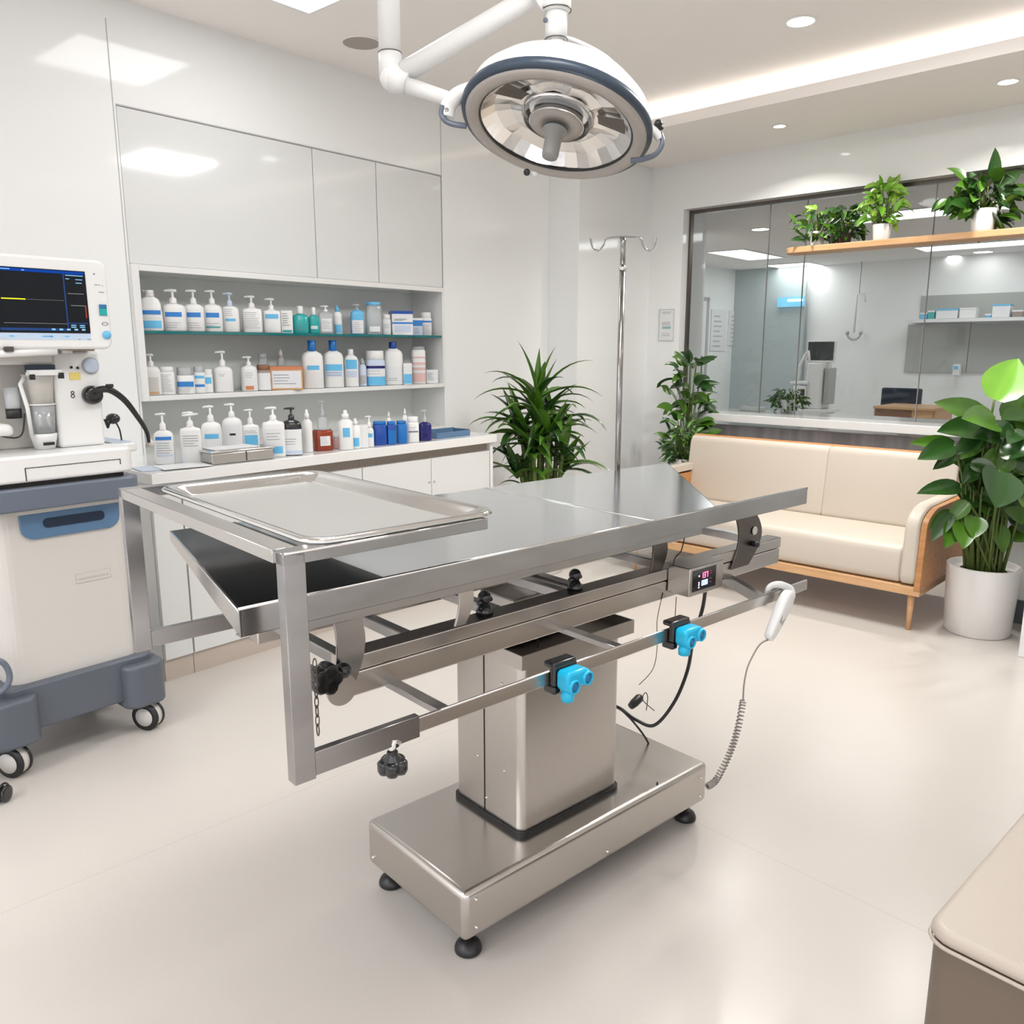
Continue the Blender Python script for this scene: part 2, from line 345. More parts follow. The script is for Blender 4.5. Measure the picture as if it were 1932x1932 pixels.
# base units + worktop
CF = -.62; WZ = .935
cx0, cx1 = -4.98, -2.80
wt = MB().prism([(cx0, CF-.025), (cx1, CF-.025), (cx1, -.002), (xb-.002, -.002), (xb-.002, .318), (xa+.002, .318), (xa+.002, -.002), (cx0, -.002)], WZ-.05, WZ, ML).build('worktop', 'whitegloss', bevel=.003, seg=2)
tag(wt, 'long glossy white worktop over the base cabinets, holding pump bottles', 'worktop')
edges = [(-4.975, -4.842, 1), (-4.839, -3.842, 2), (-3.839, -2.842, 2)]
labs = ['narrow white base cabinet at the left end beside the wheeled machine', 'white double base cabinet under the worktop behind the tray frame', 'white double base cabinet at the right end under the worktop']
for (x0, x1, n), lab in zip(edges, labs):
    t = thing('base_cabinet', lab, 'cabinet', LW((x0+x1)/2, 0, 0), LR, 'white base cabinets under the worktop'); h = (x1-x0)/2
    MB().box(-h, h, CF+.03, -.003, .10, WZ-.052).build('carcass', 'white', t)
    MB().box(-h, h, CF+.028, CF+.03, WZ-.10, WZ-.052).build('recess_shade_strip', 'brown', t)  # brown strip puts the dark of the shadow gap into its colour
    for i in range(n):
        a = -h+2*h*i/n; b = -h+2*h*(i+1)/n
        d = MB().box(a+.002, b-.002, CF, CF+.02, .10, WZ-.10).build('door', 'cabgloss', t, bevel=.0015, seg=1)
        if n == 2:
            xk = b-.02 if i == 0 else a+.02
            MB().lathe([(.006, 0), (.006, .004), (1e-6, .005)], 10, Matrix.Translation((xk, CF, .70)) @ Matrix.Rotation(PI/2, 4, 'X')).build('screw_cap', 'greyline', d)
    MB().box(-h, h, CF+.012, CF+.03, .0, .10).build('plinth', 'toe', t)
t = thing('end_panel', 'white end panel closing the right end of the base cabinets', 'panel', LW(-2.825, 0, 0), LR)
MB().box(-.013, .013, CF, -.002, 0, WZ-.052).build('board', 'whitegloss', t, bevel=.001, seg=1)

# ---------------------------------------------------------------- back wall: pillar, header, low wall, glass
HZ = 2.53
w = MB(); w.box(-.05, .29, -.0, .30, 0, ZS, MBk); w.box(.29, 6.5, -.0, .30, HZ, ZS, MBk); w.box(.29, 6.5, .02, .30, 0, .86, MBk)
struct(w.build('wall_back', 'wallgloss'))
w = MB().box(-.07, -.05, -.0, .9, 0, ZS, MBk); struct(w.build('wall_pillar_side', 'wallgloss'))
w = MB().box(.45, 3.4, .0, .019, .0, .86, MBk); struct(w.build('trim_3', 'slat'))
# glass partition panes
xs = [.30, .975, 1.262, 2.13, 3.1, 4.1, 5.2]
for i in range(len(xs)-1):
    s = MB().box(xs[i]+.002, xs[i+1]-.002, .10, .108, .94, HZ, MBk).build('window_%d' % (i+1), 'glass'); struct(s)
s = MB()
for x in xs[1:-1]: s.box(x-.0025, x+.0025, .098, .11, .94, HZ-.02, MBk)
struct(s.build('trim_4', 'seam'))
s = MB().box(.29, 6.4, .09, .12, HZ-.025, HZ, MBk); s.box(.29, .31, .085, .125, .94, HZ, MBk); struct(s.build('trim_5', 'steeld'))
# reception counter
cz = .958
c = MB().box(.56, 4.3, -.17, .46, cz-.06, cz, MBk).build('reception_counter', 'whitegloss', bevel=.004)
tag(c, 'long white reception counter top running below the glass behind the sofa', 'counter')
# low return wall at far right behind the big plant
w = MB().box(2.98, 6.4, -.95, -.0, 0, .86, MBk); struct(w.build('wall_right_low', 'wall'))
w = MB().box(2.98, 6.4, -.965, -.951, 0, .13, MBk); struct(w.build('baseboard_right', 'bumper'))

# ---------------------------------------------------------------- room behind the glass
ZB = 2.58
def adj():
    s = MB(); s.prism([tuple(BW(-4, .3, 0).xy), tuple(BW(9, .3, 0).xy), tuple(BW(9, 7, 0).xy), tuple(BW(-4, 7, 0).xy)], ZB, ZB+.06)
    struct(s.build('ceiling_back_room', 'ceiling'))
    o = K - n1*1.95
    wl = MB(); a = MLi @ o; y = a.y
    xl0, xl1 = -2.0, 6.6
    wl.box(xl0, xl1, y, y+.1, 0, ZB, ML); struct(wl.build('wall_back_room_left', 'wall'))
    # door in it
    def onW(px, py): return MLi @ hit(px, py, LW(0, y, 0), n1)
    dR = onW(1333, 600).x; dT = onW(1320, 560).z; dL = dR-.95
    d = MB().box(dL, dR-.06, y-.03, y-.002, 0, dT-.05, ML).build('door_1', 'paper', bevel=.002, seg=1); struct(d)
    fr = MB().box(dR-.06, dR, y-.04, y-.002, 0, dT, ML); fr.box(dL, dR, y-.04, y-.031, dT-.05, dT, ML); struct(fr.build('trim_7', 'greyline'))
    h = MB().tube([ML @ V((dR-.2, y-.06, .95)), ML @ V((dR-.2, y-.06, 1.35))], .012, 8); hh = h.build('door_handle', 'steeld'); hh.parent = d
    for px0, py0, px1, py1, lab in ((1342, 583, 1366, 662, 'large printed notice on the wall nearest the door in the far room'), (1375, 586, 1401, 652, 'printed notice sheet on the far room wall beside the frosted glass')):
        a = onW(px0, py0); b = onW(px1, py1)
        t = thing('wall_notice', lab, 'notice', LW((a.x+b.x)/2, y, b.z), LR, 'notices on the far room wall')
        W_, H_ = (b.x-a.x)/2, a.z-b.z
        MB().box(-W_, W_, -.012, -.002, 0, H_).build('sheet', 'paper', t)
        q = MB()
        for i in range(7): zz = H_*(.1+.12*i); q.box(-W_*.7, W_*(.1+.6*R.random()), -.014, -.0125, zz, zz+.018)
        q.build('printed_lines', 'greyline', t)
    # far wall
    wb = MB().box(-4, 9, 5.6, 5.7, 0, ZB, MBk); struct(wb.build('wall_back_room_far', 'wall'))
    def onF(px, py, yy=5.6): return MBi @ hit(px, py, BW(0, yy, 0), n2)
    a = onF(1396, 530); b = onF(1522, 650)
    fw_ = MB().box(a.x-.3, b.x, 5.45, 5.5, 0, ZB-.0, MBk); struct(fw_.build('window_frosted_partition', 'frost'))
    # blue sign
    a = onF(1470, 562, 5.44); b = onF(1519, 578, 5.44)
    t = thing('light_blue_sign', 'small light blue glowing sign high on the frosted glass in the far room', 'sign', BW((a.x+b.x)/2, 5.42, b.z), BR)
    W_, H_ = (b.x-a.x)/2, a.z-b.z
    MB().box(-W_, W_, -.03, .01, 0, H_).build('sign_box', mat('sign_blue', (.2,.55,.75), .3, emit=(.15,.5,.75), es=.5, noise=.3, nscale=14), t); MB().box(-W_*.2, W_*.9, -.04, -.031, H_*.55, H_*.75).build('lit_band', 'panel', t)
    # shelf with boxes
    a = onF(1712, 603, 5.3); sx0 = a.x; sz = a.z
    t = thing('far_wall_shelf', 'long thin white shelf with small boxes on the far wall behind the glass', 'shelf', BW(sx0+1.6, 5.45, sz-.04), BR)
    MB().box(-1.6, 1.6, -.2, .14, 0, .04).build('shelf_board', 'paper', t)
    MB().box(-1.55, 1.6, .125, .14, .04, .34).build('back_panel', 'frostd', t)
    for px0, px1, pt, m_, lab in ((1735,1748,590,'lblue','small light blue box on the far shelf, leftmost'), (1750,1762,586,'teal','narrow teal box standing second on the far shelf'), (1764,1807,583,'paper','white storage box with blue edge on the far shelf'), (1809,1841,581,'white','plain white box in the middle of the far shelf'),
                                 (1858,1869,592,'lblue','tiny pale blue carton on the far shelf beside the tall white box'), (1871,1905,574,'paper','tallest white box with slot on the far shelf'), (1909,1928,585,'brown','small grey brown box at the right of the far shelf')):
        a = onF(px0, pt, 5.27); b = onF(px1, 603, 5.27); W_ = (b.x-a.x)/2
        t = thing('storage_box', lab, 'box', BW((a.x+b.x)/2, 5.35, sz), BR, 'boxes on the far shelf')
        W_ *= .9; MB().box(-W_, W_, -.07, .07, 0.002, a.z-sz-.02).build('carton', m_, t, bevel=.003, seg=1)
        MB().box(-W_-.002, W_+.002, -.073, .073, a.z-sz-.02, a.z-sz).build('lid', 'paper' if m_ != 'paper' else 'lblue', t)
    a = onF(1714, 612, 5.58); b = onF(1822, 704, 5.58)
    s = MB().box(a.x, b.x, 5.57, 5.6, b.z, a.z, MBk); struct(s.build('window_far_1', 'frostd'))
    a = onF(1833, 612, 5.58); b = onF(1932, 704, 5.58)
    s = MB().box(a.x, b.x+.8, 5.57, 5.6, b.z, a.z, MBk); struct(s.build('window_far_2', 'frostd'))
    # wall bracket fixture
    a = onF(1617, 556, 5.5); b = onF(1617, 628, 5.5)
    t = thing('infusion_hanger', 'white wall fixture hanging on a thin wire in the far room', 'fixture', BW(a.x, 5.5, b.z), BR)
    MB().tube([(0,0,0), (0,0,a.z-b.z), (.1,0,a.z-b.z+.01), (.12,0,a.z-b.z-.1)], .014, 8).build('arm', 'white', t)
    MB().tube([(.03,0,a.z-b.z), (.03,0,ZB-b.z)], .004, 6).build('wire', 'seam', t)
    q = MB(); q.torus((0,0,0), .09, .014, 14, 6, Matrix.Rotation(PI/2, 4, 'X'), PI, 2*PI); q.ball((-.09,0,0), .028); q.ball((.09,0,0), .028); q.build('hook_cradle', 'greyline', t)
    a = onF(1805, 701, 5.5)
    t = thing('wall_dispenser', 'tiny pale blue dispenser on the far wall below the frosted window', 'dispenser', BW(a.x, 5.5, a.z-.05), BR)
    MB().box(-.04, .04, -.04, .05, 0, .14).build('body', 'paper', t, bevel=.01); MB().box(-.025, .025, -.045, -.04, .08, .12).build('button', 'lblue', t)
    # monitor cart
    dp = 4.2
    a = onF(1527, 645, dp); b = onF(1573, 680, dp); cxm = (a.x+b.x)/2; 
    t = thing('monitor_cart', 'white wheeled medical cart with a black monitor seen through the glass', 'cart', BW(cxm, dp, 0), BR)
    mo = MB().box(-(b.x-a.x)/2-.01, (b.x-a.x)/2+.01, -.02, .03, b.z-.03, a.z+.01).build('monitor', 'white', t, bevel=.006)
    MB().box(-(b.x-a.x)/2, (b.x-a.x)/2, -.024, -.0205, b.z, a.z).build('screen', 'blackgloss', mo)
    MB().tube([(.07,.04,b.z+.1), (.07,.04,1.0)], .02, 8).build('post', 'steeld', t)
    MB().box(-.1, .09, -.15, .15, .72, 1.28).build('housing', 'white', t, bevel=.015); MB().box(.10, .16, -.10, .12, .78, 1.22).build('side_module', 'greyline', t, bevel=.01)
    MB().box(-.30, -.06, -.18, .16, 1.02, 1.05).build('tray_shelf', 'white', t, bevel=.006); MB().box(-.24, -.08, -.2, .1, .76, 1.0).build('drawer_box', 'white', t, bevel=.01)
    MB().box(-.14, -.09, -.21, -.201, .88, .96).build('display', 'black', t)
    MB().tube([(-.28,0,1.05), (-.26,0,1.25), (-.2,0,1.38), (-.15,-.02,1.42), (-.12,-.05,1.3)], .018, 8).build('arm', 'paper', t)
    MB().box(-.27, .2, -.2, .2, .68, .72).build('worktop', 'white', t, bevel=.008); MB().box(-.2, .15, -.16, .16, .1, .68).build('cabinet_body', 'white', t, bevel=.02)
    for x in (-.2, .15):
        for y_ in (-.16, .16): MB().lathe([(.04,-.015),(.045,0),(.04,.015)], 12, Matrix.Translation((x,y_,.045)) @ Matrix.Rotation(PI/2,4,'X')).build('caster', 'black', t)
    # desk + chair
    dd = 2.6
    a = onF(1651, 766, dd); b = onF(1757, 788, dd); 
    t = thing('wooden_desk', 'brown wooden desk unit standing behind the reception counter', 'desk', BW((a.x+b.x)/2, dd+.3, 0), BR); W_ = (b.x-a.x)/2
    MB().box(-W_-.02, W_+.02, -.3, .3, a.z-.025, a.z).build('desktop', 'wooden', t, bevel=.003)
    MB().box(-W_, W_*.3, -.28, -.26, .02, a.z-.026).build('front_panel', 'darkwood', t); MB().box(W_*.3, W_, -.28, -.26, .02, a.z-.026).build('door', 'wooden', t)
    for s_ in (-1, 1): MB().box(s_*W_-.02, s_*W_+.02, -.26, .28, 0, a.z-.026).build('side_panel', 'wooden', t)
    a2 = onF(1663, 731, dd+.8); b2 = onF(1736, 768, dd+.8); W_ = (b2.x-a2.x)/2
    t = thing('office_chair', 'dark navy office chair pushed up behind the wooden desk', 'chair', BW((a2.x+b2.x)/2, dd+.8, 0), BR)
    MB().box(-W_, W_, 0, .05, b2.z-.12, a2.z).build('backrest', 'navy', t, bevel=.02); MB().box(-W_, W_, .02, .42, .44, .52).build('seat', 'navy', t, bevel=.02)
    MB().tube([(0,.06,.5), (0,.05,b2.z)], .02, 8).build('back_bar', 'black', t); MB().tube([(0,.22,.08), (0,.22,.45)], .025, 8).build('post', 'steeld', t)
    q = MB()
    for i in range(5): q.tube([(0,.22,.09), (.26*math.cos(i*1.2566), .22+.26*math.sin(i*1.2566), .05)], .016, 6)
    q.build('star_base', 'black', t)
    for i in range(5): MB().ball((.26*math.cos(i*1.2566), .22+.26*math.sin(i*1.2566), .028), .028, 8).build('caster', 'black', t)
adj()

# ---------------------------------------------------------------- ceiling fittings
def panel(c, rz, lx, ly, lab, z, light=0, grp='square ceiling light panels'):
    t = thing('ceiling_light_panel', lab, 'ceiling light', (c[0], c[1], z), rz, grp)
    if 'frosted' in lab or 'strip ceiling' in lab: light = 0
    f = MB(); e = .012
    f.box(-lx/2-e, lx/2+e, -ly/2-e, -ly/2, -.012, 0); f.box(-lx/2-e, lx/2+e, ly/2, ly/2+e, -.012, 0); f.box(-lx/2-e, -lx/2, -ly/2, ly/2, -.012, 0); f.box(lx/2, lx/2+e, -ly/2, ly/2, -.012, 0)
    f.build('frame', 'white', t)
    MB().box(-lx/2, lx/2, -ly/2, ly/2, -.006, 0).build('diffuser', 'panelb' if z < 2.8 else 'panel', t)
    if light:
        l = bpy.data.lights.new('panel_lamp', 'AREA'); l.shape = 'RECTANGLE'; l.size = lx; l.size_y = ly; l.energy = light; l.color = (1, 1, .99)
        o = bpy.data.objects.new('panel_lamp', l); col.objects.link(o); o.parent = t; o.location = (0, 0, -.02)
fc = P(583, 20, ZC)
c0 = fc + D1*-.30 + n1*.30
panel(c0, LR, .6, .6, 'square white ceiling light panel above the wall cabinets at the top left', ZC, 3)
def LC(x, y): q = LW(x, y, 0); return (q.x, q.y)
panel(LC(-2.9, -2.95), LR, .6, .6, 'square white ceiling panel light over the operating table, mirrored in the cabinets', ZC, 42)
panel(LC(-5.4, -2.95), LR, 1.2, .6, 'added unseen ceiling panel light overhead in front of the operating table', ZC, 16)  # this and the following room panels: unseen, added as fill light
panel(LC(-7.6, -1.6), LR, 1.2, .6, 'added unseen ceiling panel light overhead on the left behind the viewer', ZC, 18)
panel(LC(-7.6, -4.6), LR, 1.2, .6, 'added unseen ceiling panel light overhead on the right behind the viewer', ZC, 16)
panel(LC(-3.9, -5.6), LR, 1.2, .6, 'added unseen ceiling panel light over the right side of the treatment room', ZC, 18)
def downlight(px, py, z, r, lab, lamp=0):
    q = P(px, py, z)
    t = thing('downlight', lab, 'downlight', q, 0, 'round recessed downlights')
    MB().torus((0,0,-.002), r+.006, .006, 28, 6).build('trim_ring', 'white', t)
    MB().lathe([(r, -.004), (r, 0)], 28).build('lens', 'down', t)
    if lamp:
        l = bpy.data.lights.new('downlight_lamp', 'AREA'); l.shape = 'DISK'; l.size = r*2; l.energy = lamp; l.color = (1, .96, .90); l.spread = 2.4
        o = bpy.data.objects.new('downlight_lamp', l); col.objects.link(o); o.parent = t; o.location = (0, 0, -.01)
downlight(1511, 39, ZC, .062, 'large round downlight in the raised ceiling right of the surgical lamp', 10)
downlight(1471, 237, ZS, .036, 'small round downlight in the soffit above the left end of the glass', 10)
downlight(1902, 153, ZS, .046, 'round downlight in the soffit near the right edge of the photo', 10)
downlight(1630, 361, HZ, .03, 'tiny round downlight under the header above the yellow green shelf plant')
q = P(682, 80, ZC)
t = thing('ceiling_speaker', 'round beige flush ceiling speaker beside the lamp arm', 'speaker', q, 0)
MB().torus((0,0,-.002), .10, .006, 32, 6).build('rim', 'ceiling', t)
MB().lathe([(.096, -.004), (.096, 0)], 32).build('grille', mat('speaker_grille', (.42,.38,.35), .8, noise=.2, nscale=300), t)
def bpanel(px, py, lx, ly, lab, rz=LR):
    q = P(px, py, ZB); panel((q.x, q.y), rz, lx, ly, lab, ZB, 7, 'light panels in the far room')
bpanel(1408, 480, 1.15, .46, 'leftmost white ceiling panel light seen through the glass')
bpanel(1500, 500, .6, .6, 'small ceiling panel light second from the left behind the glass')
bpanel(1530, 513, .45, 1.3, 'long thin ceiling panel light near the frosted glass in the far room')
bpanel(1742, 400, .5, 1.2, 'wide ceiling panel light behind the shelf plants in the far room')
bpanel(1885, 459, .5, 1.6, 'bright ceiling panel light just below the wooden plant shelf at right')
bpanel(1890, 496, .35, 2.4, 'long strip ceiling light in the far room at right')
for px, py, r, lab in ((1435, 432, .08, 'round downlight behind the glass left of the plant shelf'), (1303, 503, .07, 'small downlight behind the glass beside the pillar'), (1855, 475, .10, 'round downlight behind the glass below the plant shelf'), (1800, 483, .07, 'faint small downlight behind the glass left of the round one')):
    downlight(px, py, ZB, r, lab)
EXPO = 0.22
# ================================================================ OPERATING TABLE
TL = azi(48.5); TR = math.atan2(TL.y, TL.x)
TA = P(876, 1691, .195); TA.z = 0
MT = Matrix.Translation(TA) @ Matrix.Rotation(TR, 4, 'Z'); MTi = MT.inverted()
TS = V((-TL.y, TL.x, 0))
def T_z(px, py, z): return MTi @ P(px, py, z)          # pixel on a plane of height z -> table coordinates
def T_y(px, py, y): return MTi @ hit(px, py, MT @ V((0, y, 0)), TS)
TC = V((.48, .215, 0))
tb = thing('operating_table', 'stainless steel veterinary operating table with lift column, under the surgical lamp', 'operating table', MT @ TC, TR)
def tpart(mb, name, m, **kw): return mb.build(name, m, tb if 'parent' not in kw else kw.pop('parent'), off=TC if not kw.pop('nooff', 0) else None, **kw)
bs = tpart(MB().box(0, .96, 0, .43, .065, .195), 'base_cover', 'steel', bevel=.016, seg=4)
sc = MB()
for x, z in ((.035, .17), (.035, .095), (.925, .155), (.925, .092), (.5, .090)): sc.ball((x, -.001, z), .0045, 10)
sc.ball((-.001, .40, .094), .0045, 10)
tpart(sc, 'screws', 'steelp', parent=bs)
for x, y in ((.045, .045), (.915, .045), (.045, .385), (.915, .385)):
    ft = tpart(MB().lathe([(.030, 0), (.034, .004), (.034, .011), (.029, .022), (.018, .030), (.012, .032)], 24, c=(x, y, 0)), 'foot', 'black')
    tpart(MB().lathe([(.007, .031), (.007, .040), (.014, .041), (.014, .050), (.007, .051), (.007, .067)], 10, c=(x, y, 0)), 'stud', 'steelp', parent=ft)
cl = tpart(MB().prism(rrect(.256, .634, .085, .364, .022), .207, .672), 'column_cover', 'steelv', bevel=.002, seg=1)
for p in cl.data.polygons: p.use_smooth = True
try: cl.data.set_sharp_from_angle(angle=math.radians(30))
except Exception: pass
tpart(MB().box(.2545, .2562, .232, .235, .21, .675), 'seam', 'void', parent=cl)
r = MB(); [r.ball((.255, y, z), .004, 8) for y, z in ((.225, .25), (.15, .36), (.26, .36), (.16, .60))]; r.ball((.30, .084, .66), .003, 8)
tpart(r, 'rivets', 'steelp', parent=cl)
tpart(MB().prism(rrect(.249, .641, .078, .371, .024), .195, .208), 'gasket', 'black')
k = MB(); k.box(.246, .672, .072, .076, .664, .702); k.box(.246, .672, .374, .378, .664, .702); k.box(.246, .25, .076, .374, .664, .702); k.box(.668, .672, .076, .374, .664, .702)
tpart(k, 'collar', 'steelv'); tpart(MB().box(.252, .667, .078, .373, .6735, .676), 'collar_shade_plate', 'steeld')  # dark plate stands in for the shade inside the open collar
hk = MB()
for px in (985, 1015): q = T_z(px, 1222, .69); hk.tube([(q.x, q.y, .69), (q.x, q.y, .715), (q.x+.008, q.y, .72)], .0015, 6)
tpart(hk, 'wire_hooks', 'black')
tpart(MB().box(.33, .57, .20, .34, .69, .80), 'lift_post', 'steelv', bevel=.005)
# chassis
xl = T_y(648, 1258, 0).x; xr = T_y(1472, 1045, 0).x
BZ0, BZ1, BZm = .772, .856, .822
def rail_beam(y0, y1, nm):
    o = tpart(MB().box(xl, xr, y0, y1, BZm+.002, BZ1), nm, 'steel', bevel=.0025, seg=2); tpart(MB().box(xl+.004, xr-.004, y0+.001, y1, BZ0, BZm), 'lower_channel', 'steel', parent=o, bevel=.003, seg=2); return o
fb = rail_beam(0, .05, 'side_beam'); rail_beam(.40, .45, 'side_beam')
tpart(MB().box(xl+.002, xr-.002, .001, .049, BZ1, BZ1+.001), 'beam_top_reflection', 'steeld', parent=fb)  # dark plate puts the beam top's dark reflection into the colour
for x in (xl+.02, -.10, .16, .38, .44, .80, xr-.03): tpart(MB().box(x-.013, x+.013, .05, .40, .825, .851), 'crossbar', 'steelm', bevel=.002, seg=1)
# table top
ZT = 1.03
fl_, fr_, bl_, br_, rs_ = [T_z(x, y, ZT) for x, y in ((448, 1152), (1522, 922), (320, 1003), (1258, 873), (1346, 957))]
y0 = (fl_.y + fr_.y)/2
poly = [(fl_.x, y0), (rs_.x, y0), (br_.x, br_.y), (bl_.x, bl_.y)]
pl = MB(); xc = (T_z(1222, 983, ZT).x + T_z(916, 918, ZT).x)/2
ybl = lambda x: bl_.y + (br_.y-bl_.y)*(x-bl_.x)/(br_.x-bl_.x)
pl.prism([(fl_.x, y0), (xc-.0015, y0), (xc-.0015, ybl(xc)), (bl_.x, bl_.y)], ZT-.006, ZT)
pl.prism([(xc+.0015, y0), (rs_.x, y0), (br_.x, br_.y), (xc+.0015, ybl(xc))], ZT-.006, ZT)
top = tpart(pl, 'table_top', 'steeltop', bevel=.001, seg=1)
tpart(MB().box(xc-.004, xc+.004, y0, ybl(xc), ZT-.005, ZT+.0022), 'fold_highlight_strip', 'steelp', parent=top, bevel=.0015, seg=2)  # raised polished strip on the fold, shaped to catch its highlight
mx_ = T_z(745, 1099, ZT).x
tpart(MB().prism([(fl_.x+.004, y0+.002), (mx_, y0+.002), (mx_, ybl(mx_)-.003), (bl_.x+.004, bl_.y-.003)], ZT+.0002, ZT+.0022), 'dark_reflection_sheet', mat('dark_reflection_black', (.006,.006,.007), .16, spec=.35, noise=.1), parent=top)  # black sheet stands in for the dark reflection on the steel
lp = MB(); LH = .046
lp.box(fl_.x, fr_.x, y0-.004, y0, ZT-LH, ZT+.003); lp.box(fl_.x, fr_.x, y0-.004, y0+.016, ZT-LH, ZT-LH+.003)
lp.box(rs_.x, fr_.x, y0, y0+.012, ZT-.001, ZT+.003)
tpart(lp, 'front_lip', 'steelm', parent=top, bevel=.0012, seg=2)
lp = MB(); e_ = .004
lp.add([(bl_.x, bl_.y, ZT+.002), (fl_.x, y0-.004, ZT+.002), (fl_.x, y0-.004, ZT-LH), (bl_.x, bl_.y, ZT-.022), (bl_.x+e_, bl_.y, ZT+.002), (fl_.x+e_, y0-.004, ZT+.002), (fl_.x+e_, y0-.004, ZT-LH), (bl_.x+e_, bl_.y, ZT-.022)], [(0,1,2,3), (7,6,5,4), (0,4,5,1), (1,5,6,2), (2,6,7,3), (3,7,4,0)]); tpart(lp, 'end_lip', 'steelp', parent=top)
lp = MB(); lp.bar((bl_.x+.02, bl_.y, ZT-.012), (br_.x, br_.y, ZT-.012), .004, .022); lp.bar((br_.x, br_.y, ZT-.005), (rs_.x, y0, ZT-.005), .003, .010); tpart(lp, 'rear_lip', 'steelm', parent=top)
tpart(MB().tube([(fl_.x, y0-.003, ZT+.003), (fr_.x, y0-.003, ZT+.003)], .0028, 8), 'edge_highlight_bead', 'steelp', parent=top)  # polished bead added to give the lip edge a bright highlight
sf = MB(); sx0, sx1 = fl_.x+.09, rs_.x-.02
sf.box(sx0, sx1, y0+.03, y0+.06, ZT-.075, ZT-.007); sf.box(bl_.x+.08, sx1, y0+.56, y0+.59, ZT-.075, ZT-.007)
for x in (bl_.x+.08, .1, .5, sx1-.03): sf.box(x, x+.03, y0+.06, y0+.56, ZT-.072, ZT-.0075)
tpart(sf, 'support_frame', 'steelm', bevel=.002, seg=1)
# tilt brackets: crescent plates
def crescent(xc_, z0, z1, w_, bulge, sgn=1, y=-.012, th=.006, name='tilt_bracket', m='steelm', hole=False):
    n = 12; out = []; inn = []
    for i in range(n+1):
        t_ = i/n; z = z0+(z1-z0)*t_; b_ = bulge*math.sin(PI*t_)
        out.append((xc_+sgn*(b_+w_/2), z)); inn.append((xc_+sgn*(b_*.55-w_/2), z))
    poly = out + inn[::-1]
    if sgn < 0: poly = poly[::-1]
    o = tpart(MB().prism_y(poly, y, y+th), name, m, bevel=.001, seg=1)
    return o
b1 = crescent(xl-.010, .80, ZT-.046, .050, .030, 1)
tpart(MB().prism_y([(xl-.012+.032*math.cos(a_), .800+.032*math.sin(a_)) for a_ in [2*PI*i/28 for i in range(28)]], -.013, -.0075), 'pivot_disc', 'steel', parent=b1)
crescent(xl+.29, BZ1-.005, ZT-.05, .028, .028, 1, y=.004, m='steelv'); crescent(xl+.29, BZ1-.005, ZT-.05, .028, .028, 1, y=.43, m='steelv')
q = T_y(1248, 1080, 0).x; crescent(q-.02, BZ1-.005, ZT-.055, .05, .025, 1, y=.004, m='steeld')
q = T_y(1400, 1000, 0).x; b4 = crescent(q-.01, .80, ZT-.046, .095, .065, 1, y=-.006, m='steeld')
tpart(MB().lathe([(.013, 0), (.013, .002)], 14, Matrix.Translation((q+.055, -.009, .905)) @ Matrix.Rotation(PI/2, 4, 'X')), 'slot', 'cream', parent=b4)
tpart(MB().lathe([(.009, 0), (.009, .02), (.002, .022)], 10, Matrix.Translation((q+.05, -.008, .865)) @ Matrix.Rotation(PI/2, 4, 'X')), 'bolt', 'black', parent=b4)
kn = T_y(612, 1275, -.03)
k = MB(); mm_ = Matrix.Translation((kn.x-.005, -.02, kn.z)) @ Matrix.Rotation(PI/2, 4, 'X')
for i in range(5): a = 2*PI*i/5; k.lathe([(.013, .005), (.016, .012), (.016, .035), (.012, .04)], 10, mm_ @ Matrix.Translation((.016*math.cos(a), .016*math.sin(a), 0)))
k.lathe([(.022, 0), (.022, .04)], 16, mm_); k.lathe([(.01, -.04), (.01, 0)], 10, mm_); k.ball((kn.x+.04, -.03, kn.z), .016)
tpart(k, 'clamp_knob', 'blackgloss')
for px, py in ((914, 1135), (1085, 1092)):
    q = T_y(px, py, .03)
    k = MB().ball((q.x, .03, q.z+.01), .016); k.ball((q.x, .03, q.z-.022), .014); k.lathe([(.02, BZ1-.001), (.02, BZ1+.01), (.008, q.z)], 12, c=(q.x, .03, 0)); k.tube([(q.x-.02, .03, q.z), (q.x+.02, .03, q.z+.003)], .006, 8)
    tpart(k, 'lock_knob', 'blackgloss')
# side rail + arms
RY = -.195; RZ = .775; rx0 = -.50; rx1 = T_y(1524, 1092, RY).x
tpart(MB().box(rx0+.2, rx1, RY, RY+.008, RZ-.015, RZ+.015), 'side_rail', 'steel', bevel=.002)
tpart(MB().tube([(rx0+.3, RY+.002, RZ+.0145), (rx1-.004, RY+.002, RZ+.0145)], .0024, 8), 'rail_highlight_bead', 'steelp')  # bead added along the rail to catch a highlight
for px, py in ((850, 1337), (1182, 1205)):
    q = T_y(px, py, RY+.008).x; tpart(MB().box(q-.013, q+.013, RY+.008, .02, RZ-.013, RZ+.001), 'rail_arm', 'steelm', bevel=.001, seg=1)
q = T_y(1440, 1128, RY+.008).x; q2 = T_y(1366, 1102, .02).x; tpart(MB().bar((q2, .02, RZ-.004), (q, RY+.006, RZ-.004), .02, .03), 'rail_arm', 'steelm')
tpart(MB().box(rx0+.22, rx1-.35, .62, .628, RZ-.015, RZ+.015), 'rear_rail', 'steelp', bevel=.002)
for x in (-.1, .7): tpart(MB().box(x-.013, x+.013, .44, .62, RZ-.013, RZ+.001), 'rail_arm', 'steelm')
